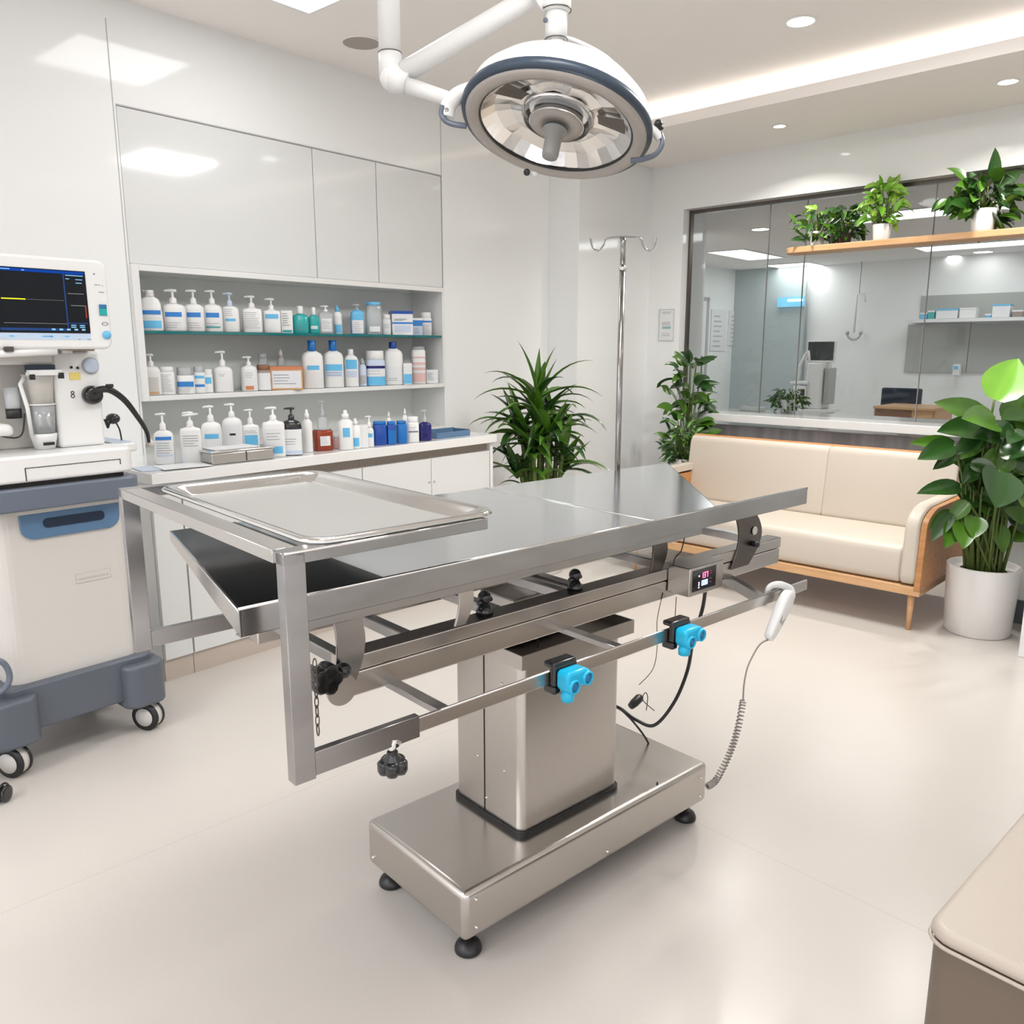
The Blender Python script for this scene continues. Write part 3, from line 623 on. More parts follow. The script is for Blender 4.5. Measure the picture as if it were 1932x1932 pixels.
# tray support frame
TZ = 1.14; fx = -.50; fy0 = RY; fy1 = .615
fb0 = T_y(545, 1488, fy0).z
tf = MB()
pw, pt = .038, .020       # tube face width along x, thickness across
zb = min(fb0, RZ-.015)
tpart(MB().box(fx, fx+pw, fy0-.006, fy0+pt, RZ-.025, TZ), 'frame_post', 'steelm', bevel=.0015, seg=2)
tpart(MB().box(fx, fx+pw, fy1-pt, fy1, RZ-.025, TZ), 'frame_post', 'steelm', bevel=.0015, seg=2)
t0 = T_z(525, 1045, TZ); tr_ = T_z(950, 985, TZ); 
tpart(MB().box(fx, tr_.x, fy0-.006, fy0+.030, TZ-.020, TZ+.0002), 'frame_bar', 'steelm', bevel=.001, seg=1)
tpart(MB().box(fx, tr_.x, fy1-.03, fy1, TZ-.020, TZ+.0002), 'frame_bar', 'steelm', bevel=.001, seg=1)
tpart(MB().tube([(fx+.002, fy0-.005, TZ-.001), (tr_.x-.003, fy0-.005, TZ-.001)], .0022, 8), 'frame_highlight_bead', 'steelp')  # bead added along the frame bar to catch a highlight
tpart(MB().box(fx, fx+.040, fy0+.030, fy1-.03, TZ-.022, TZ), 'frame_end_bar', 'steel', bevel=.001, seg=1)
tpart(MB().box(fx+pw, T_y(790, 1375, fy0).x, fy0-.004, fy0+.012, RZ-.021, RZ+.021), 'rail_sleeve', 'steelm', bevel=.001, seg=1)
tpart(MB().box(fx+pw, fx+.34, fy1-.016, fy1, RZ-.02, RZ+.02), 'rail_sleeve', 'steelm', bevel=.001, seg=1)
q = T_y(741, 1445, fy0)
k = MB(); mk = Matrix.Translation((q.x, fy0, q.z))
for i in range(5): a = 2*PI*i/5+.3; k.lathe([(.010, -.012), (.013, -.006), (.013, .010), (.008, .014)], 10, mk @ Matrix.Translation((.015*math.cos(a), .015*math.sin(a), 0)))
k.lathe([(.02, -.010), (.02, .012), (.01, .022), (.01, .028)], 14, mk)
kk = tpart(k, 'star_knob', 'blackgloss'); tpart(MB().tube([(q.x, fy0, q.z+.02), (q.x+.002, fy0, q.z+.05), (q.x+.01, fy0, RZ-.018)], [.008, .006, .011], 10), 'screw', 'steelp', parent=kk)
# chain
ch = MB(); cxp = T_y(586, 1300, fy0+.03)
z = T_y(586, 1252, fy0+.02).z; zlo = T_y(588, 1392, fy0+.02).z
i = 0
while z > zlo:
    m_ = Matrix.Translation((fx+pw+.016, fy0+.012, z)) @ Matrix.Rotation(PI/2 if i % 2 else .3, 4, 'Z') @ Matrix.Rotation(PI/2, 4, 'X') @ Matrix.Diagonal((.45, 1.15, 1, 1))
    ch.torus((0,0,0), .009, .0013, 14, 5, m_); z -= .0165; i += 1
tpart(ch, 'chain', 'steeld')
# controller
c0_ = T_y(1300, 1128, -.075); c1_ = T_y(1363, 1110, -.075); ct = T_y(1300, 1075, -.075)
cb = tpart(MB().box(c0_.x, c1_.x, -.075, -.001, c0_.z, ct.z), 'control_box', 'steelv', bevel=.0025, seg=2)
tpart(MB().box(c0_.x+.001, c1_.x-.001, -.074, -.002, ct.z, ct.z+.0012), 'box_lid', 'steeld', parent=cb)
sw = c1_.x-c0_.x; sh = ct.z-c0_.z
s0, s1, u0, u1 = c0_.x+sw*.08, c1_.x-sw*.24, c0_.z+sh*.16, ct.z-sh*.10
tpart(MB().box(s0, s1, -.0765, -.0752, u0, u1), 'display', 'blackgloss', parent=cb)
SEG = {'0':'abcdef','1':'bc','2':'abged','3':'abgcd','5':'afgcd','6':'afgedc','7':'abc','8':'abcdefg',':':''}
def digits(txt, x, z, h, y):
    m_ = MB(); w_ = h*.5; t_ = h*.13
    for chv in txt:
        g_ = dict(a=(0,w_,h-t_,h), b=(w_-t_,w_,h/2,h), c=(w_-t_,w_,0,h/2), d=(0,w_,0,t_), e=(0,t_,0,h/2), f=(0,t_,h/2,h), g=(0,w_,h/2-t_/2,h/2+t_/2))
        for s_ in SEG[chv]: a = g_[s_]; m_.box(x+a[0], x+a[1], y-.0004, y, z+a[2], z+a[3])
        x += w_*1.35
    return m_
dh = (u1-u0)*.27
tpart(digits('137', s0+(s1-s0)*.36, u0+(u1-u0)*.55, dh, -.0766), 'red_digits', emis('red_led', (1,.10,.25), 5), parent=cb)
tpart(digits('000', s0+(s1-s0)*.38, u0+(u1-u0)*.20, dh*.9, -.0766), 'blue_digits', emis('blue_led', (.2,.35,1), 7), parent=cb)
ic = MB(); xx = s0+(s1-s0)*.24
for k_ in (.12, .24, .34, .66): ic.box(xx, xx+.004, -.077, -.0766, u0+(u1-u0)*k_, u0+(u1-u0)*k_+.004)
tpart(ic, 'icons', emis('white_led', (.8,.7,1), 3), parent=cb)
ic = MB(); xx = s0+(s1-s0)*.72
for k_ in (.25, .42, .68, .78): ic.box(xx, xx+.010, -.077, -.0766, u0+(u1-u0)*k_, u0+(u1-u0)*k_+.0015)
tpart(ic, 'unit_marks', emis('dim_led', (.5,.1,.2), .8), parent=cb)
# cables
def smooth(pts, n=10):
    pts = [V(p) for p in pts]; out = []; pp = [pts[0]] + pts + [pts[-1]]
    for i in range(1, len(pp)-2):
        for k in range(n):
            t = k/n; a, b, c, d = pp[i-1], pp[i], pp[i+1], pp[i+2]
            out.append(.5*((2*b) + (c-a)*t + (2*a-5*b+4*c-d)*t*t + (3*b-a-3*c+d)*t**3))
    return out + [pts[-1]]
def ty(lst): return [T_y(x, y, yy) for x, y, yy in lst]
cab = smooth(ty([(1331, 1112, -.05), (1325, 1150, -.02), (1308, 1205, .0), (1297, 1265, .04), (1272, 1325, .08), (1235, 1368, .12), (1200, 1358, .17), (1172, 1338, .22), (1150, 1328, .22)]))
tpart(MB().tube(cab, .0055, 8), 'power_cable', 'black')
tpart(MB().tube(smooth(ty([(1168, 1335, .2), (1195, 1362, .2), (1222, 1400, .2), (1236, 1445, .2)]) + [V((T_z(1240, 1480, .195).x, T_z(1240, 1480, .195).y, .197))]), .0035, 8), 'lead', 'black')
wr = MB()
wr.tube(smooth(ty([(1251, 1118, .0), (1240, 1170, .0), (1240, 1220, .0), (1232, 1262, .0), (1206, 1292, .0)])), .0011, 5)
wr.tube(smooth(ty([(1276, 1126, -.02), (1274, 1160, -.02), (1272, 1200, -.02)])), .0012, 5)
wr.tube(smooth(ty([(1292, 1012, -.02), (1285, 1040, -.02), (1272, 1058, -.02), (1270, 1110, -.012)])), .0018, 5)
tpart(wr, 'thin_wires', 'void')
q = T_y(1290, 1008, -.02); tpart(MB().box(q.x-.07, q.x+.03, -.04, .02, ZT-.058, ZT-.048), 'wire_clip', 'steelp', bevel=.004)
bw = MB(); q = T_z(1195, 1350, .20); bb = V((q.x, q.y, .197))
bw.lathe([(.012, 0), (.016, .02), (.016, .05), (.01, .06)], 12, Matrix.Translation(bb+V((.02, .03, .02))) @ Matrix.Rotation(1.2, 4, 'Y'))
bw.tube(smooth([bb+V((.07, .0, .0)), bb+V((.075, .0, .05)), bb+V((.06, .0, .07)), bb+V((.05, .0, .045)), bb+V((.09, -.02, .0))]), .0016, 6)
tpart(bw, 'cable_plug', 'black')

# instrument tray (lifts off)
MBm = lambda: MB()
r0, r1, r2, r3 = [T_z(x, y, TZ+.004) for x, y in ((305, 915), (640, 888), (922, 975), (548, 1030))]
tx0, tx1 = (r0.x+r3.x)/2, (r1.x+r2.x)/2; tyy0, tyy1 = (r3.y+r2.y)/2, (r0.y+r1.y)/2
tcx, tcy = (tx0+tx1)/2, (tyy0+tyy1)/2; a_, b_ = (tx1-tx0)/2, (tyy1-tyy0)/2
it = thing('instrument_tray', 'rectangular stainless steel instrument tray resting on the raised square frame', 'tray', MT @ V((tcx, tcy, TZ)), TR)
def ring(r_in, r_out, z_in, z_out, rad_i, rad_o):
    A = rrect(-a_+r_in, a_-r_in, -b_+r_in, b_-r_in, rad_i); B = rrect(-a_+r_out, a_-r_out, -b_+r_out, b_-r_out, rad_o); n = len(A)
    return [(p[0], p[1], z_in) for p in A], [(p[0], p[1], z_out) for p in B]
def loft(mb, loops, smooth=True):
    n = len(loops[0]); vs = [p for l in loops for p in l]
    mb.add(vs, [(i*n+k, i*n+(k+1) % n, (i+1)*n+(k+1) % n, (i+1)*n+k) for i in range(len(loops)-1) for k in range(n)], smooth)
prof = [(0, .001, .05), (.0, .006, .05), (.004, .009, .047), (.012, .009, .042), (.022, .004, .036), (.036, -.002, .03), (.046, -.010, .026), (.052, -.0125, .022)]
loops = [[(p[0], p[1], z) for p in rrect(-a_+i_, a_-i_, -b_+i_, b_-i_, rr)] for i_, z, rr in prof]
m_ = MB(); loft(m_, loops); m_.build('rim', 'steelp', it)
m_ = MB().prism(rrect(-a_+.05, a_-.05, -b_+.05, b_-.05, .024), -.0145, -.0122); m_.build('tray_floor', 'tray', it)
m_ = MB().prism(rrect(-a_+.004, a_-.004, -b_+.004, b_-.004, .046), -.0006, .0012); 
# underside skirt: coloured black so the table top below reflects dark
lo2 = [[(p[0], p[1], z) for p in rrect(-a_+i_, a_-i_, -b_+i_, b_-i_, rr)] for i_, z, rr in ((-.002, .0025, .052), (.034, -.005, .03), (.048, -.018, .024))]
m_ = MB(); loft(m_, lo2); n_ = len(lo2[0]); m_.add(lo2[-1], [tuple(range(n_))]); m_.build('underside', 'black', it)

# rail clamps
def rail_clamp(px, py, lab):
    q = T_y(px, py, RY)
    t = thing('rail_clamp', lab, 'clamp', MT @ V((q.x, RY, RZ-.03)), TR, 'cyan clamps on the side rail')
    t.scale = (1.15, 1.15, 1.15)
    b_ = MB(); b_.box(-.03, .03, -.012, .016, .045, .056); b_.box(-.03, .03, -.014, -.001, .012, .050); b_.box(-.03, -.012, -.014, .016, -.004, .012)
    b_.build('bracket', 'blackgloss', t, bevel=.004)
    c_ = MB(); rot = Matrix.Rotation(PI/2, 4, 'X')
    pr = [(-.027, .015), (-.027, .042), (-.02, .046), (.02, .046), (.034, .040), (.038, .020), (.030, .012), (.016, .012), (.004, .018), (-.006, .006), (-.018, .004)]
    c_.prism_y(pr, -.045, -.0145)
    c_.build('body', 'cyan', t, bevel=.006, seg=3)
    rg = MB()
    for x, z in ((-.010, .018), (.024, .026)): rg.lathe([(.0135, 0), (.0135, .03), (.0105, .032), (.0105, .026)], 18, Matrix.Translation((x, -.018, z)) @ rot)
    rg.lathe([(.012, 0), (.013, .012), (.008, .024)], 14, Matrix.Translation((-.012, -.03, -.012))); rg.build('roller_sleeve', 'cyan', t)
    for x, z in ((-.010, .018), (.024, .026)): MB().lathe([(.0104, 0), (.0104, .001), (.005, .003), (1e-6, .003)], 16, Matrix.Translation((x, -.0445, z)) @ rot).build('roller', 'cyand', t)
rail_clamp(1058, 1268, 'cyan blue plastic cord clamp on the side rail in front of the column')
rail_clamp(1277, 1187, 'cyan blue plastic cord clamp on the side rail below the small display box')

# hand controller on the rail
q = T_y(1470, 1125, RY)
hc = thing('hand_controller', 'white handset hooked over the right end of the side rail with coiled cord', 'handset', MT @ V((q.x, RY, RZ)), TR)
def hy(px, py, y=-.03): v = T_y(px, py, RY+y); return V((v.x-q.x, y, v.z-RZ))
A, B = hy(1491, 1116), hy(1449, 1207)
d = (B-A).normalized()
wv = [(t0_, a0_*.86, b0_) for t0_, a0_, b0_ in [(0, .010, .010), (.05, .023, .013), (.15, .029, .015), (.35, .029, .016), (.6, .025, .015), (.88, .019, .013), (.97, .016, .011), (1, .008, .006)]]
m_ = MB(); L_ = (B-A).length; side = d.cross(V((0, 1, 0))).normalized(); lps = []
for t_, a1, b1_ in wv:
    c_ = A + d*L_*t_; lps.append([tuple(c_ + side*a1*(math.copysign(abs(math.cos(w))**.6, math.cos(w))) + V((0, 1, 0))*b1_*(math.copysign(abs(math.sin(w))**.6, math.sin(w)))) for w in [2*PI*i/20 for i in range(20)]])
loft(m_, lps); m_.add(lps[0], [tuple(range(20))]); m_.add(lps[-1], [tuple(range(20))]); m_.build('body', 'white', hc)
kp = MB(); c_ = A+d*L_*.45 + V((0, -.0135, 0)); kp.bar(c_-d*.03, c_+d*.03, .003, .022, side); kp.build('key_strip', 'greyline', hc)
hkk = MB(); hp = [hy(1492, 1128, -.02), hy(1490, 1112, -.012), hy(1470, 1103, .0), hy(1452, 1108, .014), hy(1448, 1125, .018)]
hkk.tube(smooth(hp, 5), .012, 10, flat=.6); hkk.build('hook', 'white', hc)
cp = [B, hy(1432, 1218), hy(1412, 1255), hy(1404, 1290), hy(1402, 1322)]
cp2 = smooth([hy(1402, 1322), hy(1392, 1375), hy(1375, 1425), hy(1352, 1470), hy(1335, 1484)], 60)
MB().tube(smooth(cp, 8), .0025, 6).build('cord', 'coil', hc)
pts = []; n_ = len(cp2); turns = 34
for i, p in enumerate(cp2):
    for s_ in range(2):
        f_ = (i+s_/2)/n_; a = 2*PI*turns*f_; nx = cp2[min(i+1, n_-1)]; tt = (nx-p).normalized() if (nx-p).length > 1e-9 else V((0,0,-1))
        u = tt.cross(V((0,1,0))).normalized(); w_ = V((0,1,0)); pts.append(p + (nx-p)*s_/2 + u*.0075*math.cos(a) + w_*.0075*math.sin(a))
MB().tube(pts, .0021, 5).build('coiled_cord', 'coil', hc)

# IV pole clamped behind the table
q = T_z(1165, 883, ZT); yp = br_.y+.03
pp_ = T_y(1165, 883, yp)
zt = T_y(1180, 450, yp).z
iv = thing('iv_pole', 'thin chrome IV drip pole with two hooks standing behind the table top', 'iv pole', MT @ V((pp_.x, yp, RZ-.03)), TR)
zz = zt-(RZ-.03)
MB().tube([(0,0,0), (0,0,zz-.10)], .0105, 14).build('pole', 'chrome', iv)
MB().tube([(0,0,zz-.101), (0,0,zz-.02), (0,0,zz)], [.009, .009, .011], 12).build('upper_tube', 'chrome', iv)
MB().lathe([(.013, 0), (.013, .012)], 14, c=(0,0,zz-.105)).build('collar', 'steelp', iv)
# hooks plane faces the camera: direction roughly world X
ha = Matrix.Rotation(-TR, 4, 'Z')
W_ = .112
hp = smooth([(-W_, 0, .002), (-W_*.93, 0, -.028), (-W_*.76, 0, -.04), (-W_*.6, 0, -.022), (-W_*.5, 0, .0), (0, 0, .004), (W_*.5, 0, .0), (W_*.6, 0, -.022), (W_*.76, 0, -.04), (W_*.93, 0, -.028), (W_, 0, .002)], 6)
MB().tube([ha @ (p+V((0,0,zz))) for p in hp], .0032, 8).build('hook_bar', 'chrome', iv)
k = MB().box(-.02, .02, -.05, .02, .005, .05); k.build('rail_bracket', 'steeld', iv, bevel=.004)

# ================================================================ SURGICAL LAMP
YL = 2.8; lc = Q(1049, 237, YL)
v_ = (CAM-lc).normalized(); rgt = v_.cross(V((0,0,1))).normalized()*-1; upi = rgt.cross(v_)*-1
if upi.z < 0: upi = -upi
th = math.radians(12); el = math.radians(30.7)
nn = (v_*math.sin(el) + (rgt*(-math.sin(th)) - upi*math.cos(th))*math.cos(el)).normalized()
rot = (-nn).to_track_quat('Z', 'Y')
sl = thing('surgical_lamp', 'large round white surgical lamp with blue rim hanging from jointed ceiling arms', 'surgical lamp', lc, rot=rot)
mxw = Matrix.Translation(lc) @ rot.to_matrix().to_4x4(); mi = mxw.inverted()
def ll(p): return mi @ p
RR = .298
MB().lathe([(RR-.03, .012), (RR, .012), (RR*.995, .03), (RR*.95, .07), (RR*.82, .112), (RR*.62, .14), (RR*.40, .155), (RR*.2, .162), (.055, .165), (1e-6, .165)], 56, cap=False).build('dome', 'white', sl)
MB().lathe([(RR-.006, -.012), (RR+.006, -.008), (RR+.010, .004), (RR+.006, .018), (RR-.006, .022)], 56, cap=False).build('bumper_ring', 'lampblue', sl)
MB().lathe([(.246, -.006), (.25, -.016), (.27, -.022), (RR-.01, -.018), (RR-.006, -.010)], 56, cap=False).build('bezel', 'bezel', sl)
MB().torus((0,0,-.008), .247, .005, 56, 8).build('lens_gasket', 'black', sl)
m_ = MB(); ns = 32; ps = [(.247, -.008), (.205, .026), (.155, .036), (.10, .030)]
vs = []
for r_, z_ in ps:
    for k in range(ns): a = 2*PI*k/ns; w_ = (k % 4)/4; vs.append((r_*math.cos(a), r_*math.sin(a), z_+.007*math.sin(PI*w_)))
m_.add(vs, [(i*ns+k, i*ns+(k+1) % ns, (i+1)*ns+(k+1) % ns, (i+1)*ns+k) for i in range(3) for k in range(ns)], False)
rf = m_.build('reflector', 'reflector', sl)
for k in (1, 4):
    db = MB()
    a0 = 2*PI*k/8+.2; a1 = a0+.36
    for r_a, r_b, za, zb_ in ((.13, .22, .031, .012),):
        vs = [(r*math.cos(a), r*math.sin(a), z_) for r, z_ in ((r_a, za), (r_b, zb_)) for a in (a0, (a0+a1)/2, a1)]
        db.add(vs, [(0,1,4,3), (1,2,5,4)], True)
    db.build('dark_facet', 'steeld', rf)
MB().lathe([(.07, .022), (.104, .031), (.118, .034), (.118, .030), (.106, .026)], 40, cap=False).build('hub_mount', 'steelp', sl)
MB().lathe([(.112, .034), (.110, .014), (.106, .008)], 40, cap=False).build('inner_ring', 'clear', sl)
hb = MB().lathe([(.080, .028), (.088, .006), (.084, -.003), (.045, -.006), (.04, .0)], 40).build('hub', 'bezel', sl)
MB().torus((0,0,.004), .087, .003, 40, 6).build('hub_ring', 'steelp', hb)
MB().lathe([(.040, -.012), (.040, -.020), (.028, -.028), (.0265, -.10), (.024, -.108), (1e-6, -.110)], 28).build('center_handle', mat('lamp_handle_grey', (.33,.33,.31), .4, noise=.05), sl)
MB().lathe([(.040, -.0125), (.0405, -.016), (.034, -.0215)], 28, cap=False).build('handle_collar', 'lampblue', sl)
# everything outside the dome, given in world space
def wl(lst, r, name, m, seg=18, flat=None): return MB().tube([ll(p) for p in lst], r, seg, flat=flat).build(name, m, sl)
tp = Q(1049, 100, YL+.06); tx = tp.x; tY = tp.y
zq = lambda y_: Q(1049, y_, tY).z
vt = lambda y_: V((tx, tY, zq(y_)))
wl([vt(118), vt(75)], .028, 'neck', 'white'); wl([vt(76), vt(22)], .035, 'swivel_sleeve', 'white'); wl([vt(24), vt(16), vt(-40), vt(-120)], [.040, .047, .047, .047], 'spindle_housing', 'white')
sm_ = MB(); sm_.torus((0,0,0), .0355, .0018, 28, 6, mi @ Matrix.Translation(vt(75))); sm_.torus((0,0,0), .047, .0018, 28, 6, mi @ Matrix.Translation(vt(20))); sm_.build('joint_seams', 'steeld', sl)
bt = MB(); bt.ball(ll(Q(1029, 38, tY-.03)), .008); bt.ball(ll(Q(1020, 85, tY-.02)), .006); bt.tube([ll(Q(1008, 85, tY)), ll(Q(1030, 86, tY))], .010, 10); bt.build('lock_screws', 'bluegrey', sl)
# left drop pipe, elbow, diagonal arm, lower arm
YA = 2.95; e0 = Q(737, 150, YA)
wl([V((e0.x, YA, ZC)), V((e0.x, YA, Q(737, 100, YA).z))], .037, 'drop_pipe', 'white')
wl([V((e0.x, YA, Q(737, 101, YA).z)), V((e0.x, YA, Q(737, 145, YA).z))], .038, 'elbow_collar', 'white')
m_ = MB().ball(ll(Q(742, 146, YA)), .046, 20); m_.tube([ll(Q(742, 148, YA)), ll(Q(770, 158, YA-.01))], [.045, .034], 18); m_.build('elbow_joint', 'white', sl)
MB().torus((0,0,0), .038, .0015, 28, 6, mi @ Matrix.Translation(V((e0.x, YA, Q(737, 100, YA).z)))).build('joint_seam', 'steeld', sl)
wl([Q(762, 137, YA), Q(1000, -4, YA-.05), Q(1060, -45, tY)], [.034, .032, .032], 'diagonal_arm', 'white')
wl([Q(1000, -30, YA-.02), Q(1020, 2, tY-.03), Q(1030, 25, tY)], [.03, .022, .012], 'arm_socket', 'white', flat=.6)
wl([V((tx, tY, zq(-100))), V((tx, tY, ZC))], .035, 'ceiling_stem', 'white')
wl([Q(765, 160, YA-.01), Q(815, 176, YA-.04), Q(850, 188, YL+.06)], [.026, .023, .022], 'lower_arm', 'white')
yk = [Q(842, 222, YL), Q(846, 200, YL), Q(862, 182, YL), Q(885, 172, YL+.05)]
wl(smooth(yk, 5), .028, 'yoke_knuckle', 'white', flat=.8)
wl(smooth([Q(836, 200, YL-.02), Q(834, 218, YL-.02), Q(848, 232, YL-.02), Q(880, 238, YL-.01)], 5), .012, 'left_handle', 'bluegrey', flat=.7)
wl([Q(842, 205, YL-.06), Q(843, 209, YL-.055)], .006, 'pivot_pin', 'steelp')
wl(smooth([Q(1215, 240, YL), Q(1232, 246, YL), Q(1246, 262, YL)], 5), .014, 'handle_mount', 'white')
wl(smooth([Q(1246, 252, YL), Q(1250, 270, YL-.01), Q(1238, 290, YL-.02), Q(1215, 300, YL-.03), Q(1190, 303, YL-.03)], 6), .010, 'side_handle', 'bluegrey', flat=.8)
kq = ll(Q(1242, 234, YL)); m_ = MB().ball(kq, .014, 12); m_.tube([kq, ll(Q(1247, 246, YL))], .010, 8); m_.build('handle_knob', 'black', sl)
kq = ll(Q(994, 325, YL-.02)); MB().ball(kq, .011, 12).build('lower_knob', 'black', sl); wl([Q(1000, 327, YL), Q(1014, 330, YL)], .008, 'lower_latch', 'white')
wl(smooth([Q(1066, 70, tY), Q(1095, 80, tY), Q(1145, 108, YL+.05), Q(1185, 150, YL+.03), Q(1210, 195, YL), Q(1218, 232, YL)], 8), .006, 'cable', 'white', seg=8)
# ================================================================ BOTTLES
def se(r, a, p): ca, sa = math.cos(a), math.sin(a); return math.copysign(abs(ca)**(2/p), ca)*r, math.copysign(abs(sa)**(2/p), sa)
def patch(w, d, p, z0, z1, a0, a1, e=.0008, n=8):
    m = MB(); vs = []
    for z in (z0, z1):
        for i in range(n+1):
            a = a0+(a1-a0)*i/n; x, y = se(1, a, p); vs.append((x*(w+e), y*(d+e), z))
    return m.add(vs, [(i, i+1, n+2+i, n+1+i) for i in range(n)], True)
AC = -PI/2
def lab_on(body, w, d, p, H, spec):
    """spec: list of (z0,z1 as fractions, half angle, material) ; 'text' draws fine lines"""
    for k, (f0, f1, ha, m) in enumerate(spec):
        if m == 'text':
            q = MB(); n = max(2, int((f1-f0)/.07))
            for i in range(n):
                z = H*(f0+(f1-f0)*(i+.5)/n); a1 = AC-ha+2*ha*(.55+.45*R.random()); b = patch(w, d, p, z, z+max(.0012, H*.012), AC-ha, a1, .0014, 6); q.add(b.v, b.f, True)
            q.build('printed_text', 'print_', body)
        else: patch(w, d, p, H*f0, H*f1, AC-ha, AC+ha, .0008+.0003*k).build('label', m, body)
def bottle(cx_px, w_px, top, base, z, y, kind, label, spec=(), body='white', cap='white', name=None, group=None, capf=None, turn=-.55, nozz=1, dep=.62):
    q = onL(cx_px, base, y); wp = LW(q.x, y, z); dpt = (wp-CAM).dot(FWD); sc = dpt/FPX
    W = w_px*sc/2; H = (base-top)*sc*1.01
    names = dict(pump='pump_bottle', pumpsq='pump_bottle', cap='capped_bottle', jar='jar', box='carton', flip='jug', slim='slim_bottle')
    cats = dict(pump='bottle', pumpsq='bottle', cap='bottle', jar='jar', box='box', flip='bottle', slim='bottle')
    t = thing(name or names[kind], label, cats[kind] if not name else name.split('_')[-1], wp, LR+turn, group)
    if kind in ('pump', 'pumpsq'):
        p = 2.6 if kind == 'pump' else 4.5; hb = H*(capf or .66); r = W; d = dep
        pr = [(r*.93, 0), (r, .006), (r, hb*.80), (r*.93, hb*.90), (r*.70, hb*.965), (r*.34, hb), (r*.30, hb+.004)] if kind == 'pump' else [(r*.96, 0), (r, .005), (r, hb*.90), (r*.92, hb*.96), (r*.40, hb), (r*.36, hb+.004)]
        b = MB().lathe(pr, 36, sy=d, p=p).build('body', body, t)
        if spec: lab_on(b, r, r*d, p, hb, spec)
        top_ = H-hb; rn = max(r*.30, .010)
        pm = MB().lathe([(rn, hb), (rn*1.05, hb+top_*.05), (rn, hb+top_*.36), (rn*.5, hb+top_*.44), (rn*.36, hb+top_*.5), (rn*.36, H-top_*.16)], 18)
        nl = max(r*.62, .018)
        pm.tube([(nl*.55, 0, H-top_*.10), (0, 0, H-top_*.07), (-nl, 0, H-top_*.09), (-nl*1.08, 0, H-top_*.16)], [rn*.42, rn*.45, rn*.3, rn*.22], 10)
        pm.build('pump', cap, t)
        if nozz == 2:
            MB().tube([(nl*1.3, 0, H-top_*.16), (0, -.01, H-top_*.20), (-nl*1.1, -.01, H-top_*.24)], [rn*.3, rn*.4, rn*.28], 10).build('second_nozzle', cap, t)
    elif kind == 'cap':
        cf = capf or .2; hb = H*(1-cf); r = W; p = 3
        b = MB().lathe([(r*.95, 0), (r, .005), (r, hb*.84), (r*.85, hb*.94), (r*.45, hb), (r*.42, hb+.003)], 32, sy=dep, p=p).build('body', body, t)
        if spec: lab_on(b, r, r*dep, p, hb, spec)
        MB().lathe([(r*.36, hb+.001), (r*.40, hb+.004), (r*.38, H-.002), (r*.34, H)], 20).build('cap', cap, t)
    elif kind == 'jar':
        cf = capf or .22; hb = H*(1-cf); r = W; dd = max(dep, .8)
        b = MB().lathe([(r*.95, 0), (r, .004), (r, hb*.94), (r*.9, hb)], 32, sy=dd, p=3.4).build('body', body, t)
        if spec: lab_on(b, r, r*dd, 3.4, hb, spec)
        MB().lathe([(r*.88, hb), (r*.93, hb+.003), (r*.92, H-.002), (r*.86, H)], 28, sy=dd).build('lid', cap, t)
    elif kind == 'box':
        d = max(W*dep*1.4, .02)
        b = MB().box(-W, W, -d, d, 0, H).build('carton', body, t, bevel=.0015, seg=1)
        for k, (f0, f1, fw, m) in enumerate(spec):
            if m == 'text':
                q = MB(); n = max(2, int((f1-f0)/.1))
                for i in range(n): z_ = H*(f0+(f1-f0)*(i+.5)/n); q.box(-W*.8, -W*.8+1.5*W*(.4+.6*R.random()), -d-.002, -d-.001, z_, z_+max(.0015, H*.02))
                q.build('printed_text', 'print_', b)
            else: MB().box(-W*fw, W*fw, -d-.0008-.0003*k, -d, H*f0, H*f1).build('label', m, b)
        if cap != body: MB().box(-W-.001, W+.001, -d-.001, d+.001, H*.88, H+.001).build('lid', cap, t)
    elif kind == 'flip':
        hb = H*.84; r = W
        b = MB().lathe([(r*.97, 0), (r, .006), (r*.98, hb*.45), (r*.88, hb*.8), (r*.72, hb*.93), (r*.38, hb), (r*.34, hb+.004)], 36, sy=dep, p=2.8).build('body', body, t)
        if spec: lab_on(b, r, r*dep, 2.8, hb, spec)
        c_ = MB().lathe([(r*.36, hb+.001), (r*.38, hb+.004), (r*.36, H*.93), (r*.37, H*.935), (r*.36, H)], 20); c_.box(-r*.52, -r*.3, -.006, .006, H*.965, H*.995); c_.build('flip_cap', cap, t)
    elif kind == 'slim':
        hb = H*.78; r = W
        b = MB().lathe([(r*.95, 0), (r, .004), (r, hb*.9), (r*.5, hb), (r*.45, hb+.003)], 24, sy=max(dep, .8)).build('body', body, t)
        if spec: lab_on(b, r, r*max(dep, .8), 2, hb, spec)
        MB().lathe([(r*.5, hb+.001), (r*.5, H*.9), (r*.28, H*.92), (r*.24, H)], 16).build('cap', cap, t)
    return t
gz = GZ+.001; g1 = 'bottles and boxes on the glass shelf'
blue3 = [(.08,.30,.9,'lblue'), (.36,.44,.9,'paper'), (.48,.60,.9,'blue')]
def pl(f0=.52): return [(f0,f0+.17,.62,'blue'), (.10,.34,.6,'text')]
Y1 = .055
def mid(a, b): return (a+b)/2
bottle(287, 41, 541, 615, gz, Y1, 'flip', 'large white jug with two blue label bands at the left end of the glass shelf', blue3, group=g1)
bottle(330, 43, 541, 617, gz, Y1, 'pump', 'widest white pump bottle with blue label next to the jug on the glass shelf', pl(), group=g1)
bottle(368, 36, 542, 618, gz, Y1, 'pump', 'white pump bottle with blue label, third item from left on the glass shelf', pl(), group=g1)
bottle(403, 35, 544, 620, gz, Y1, 'pump', 'white pump bottle with blue label and teal line, fourth on the glass shelf', pl()+[(.16,.20,.7,'teal')], group=g1)
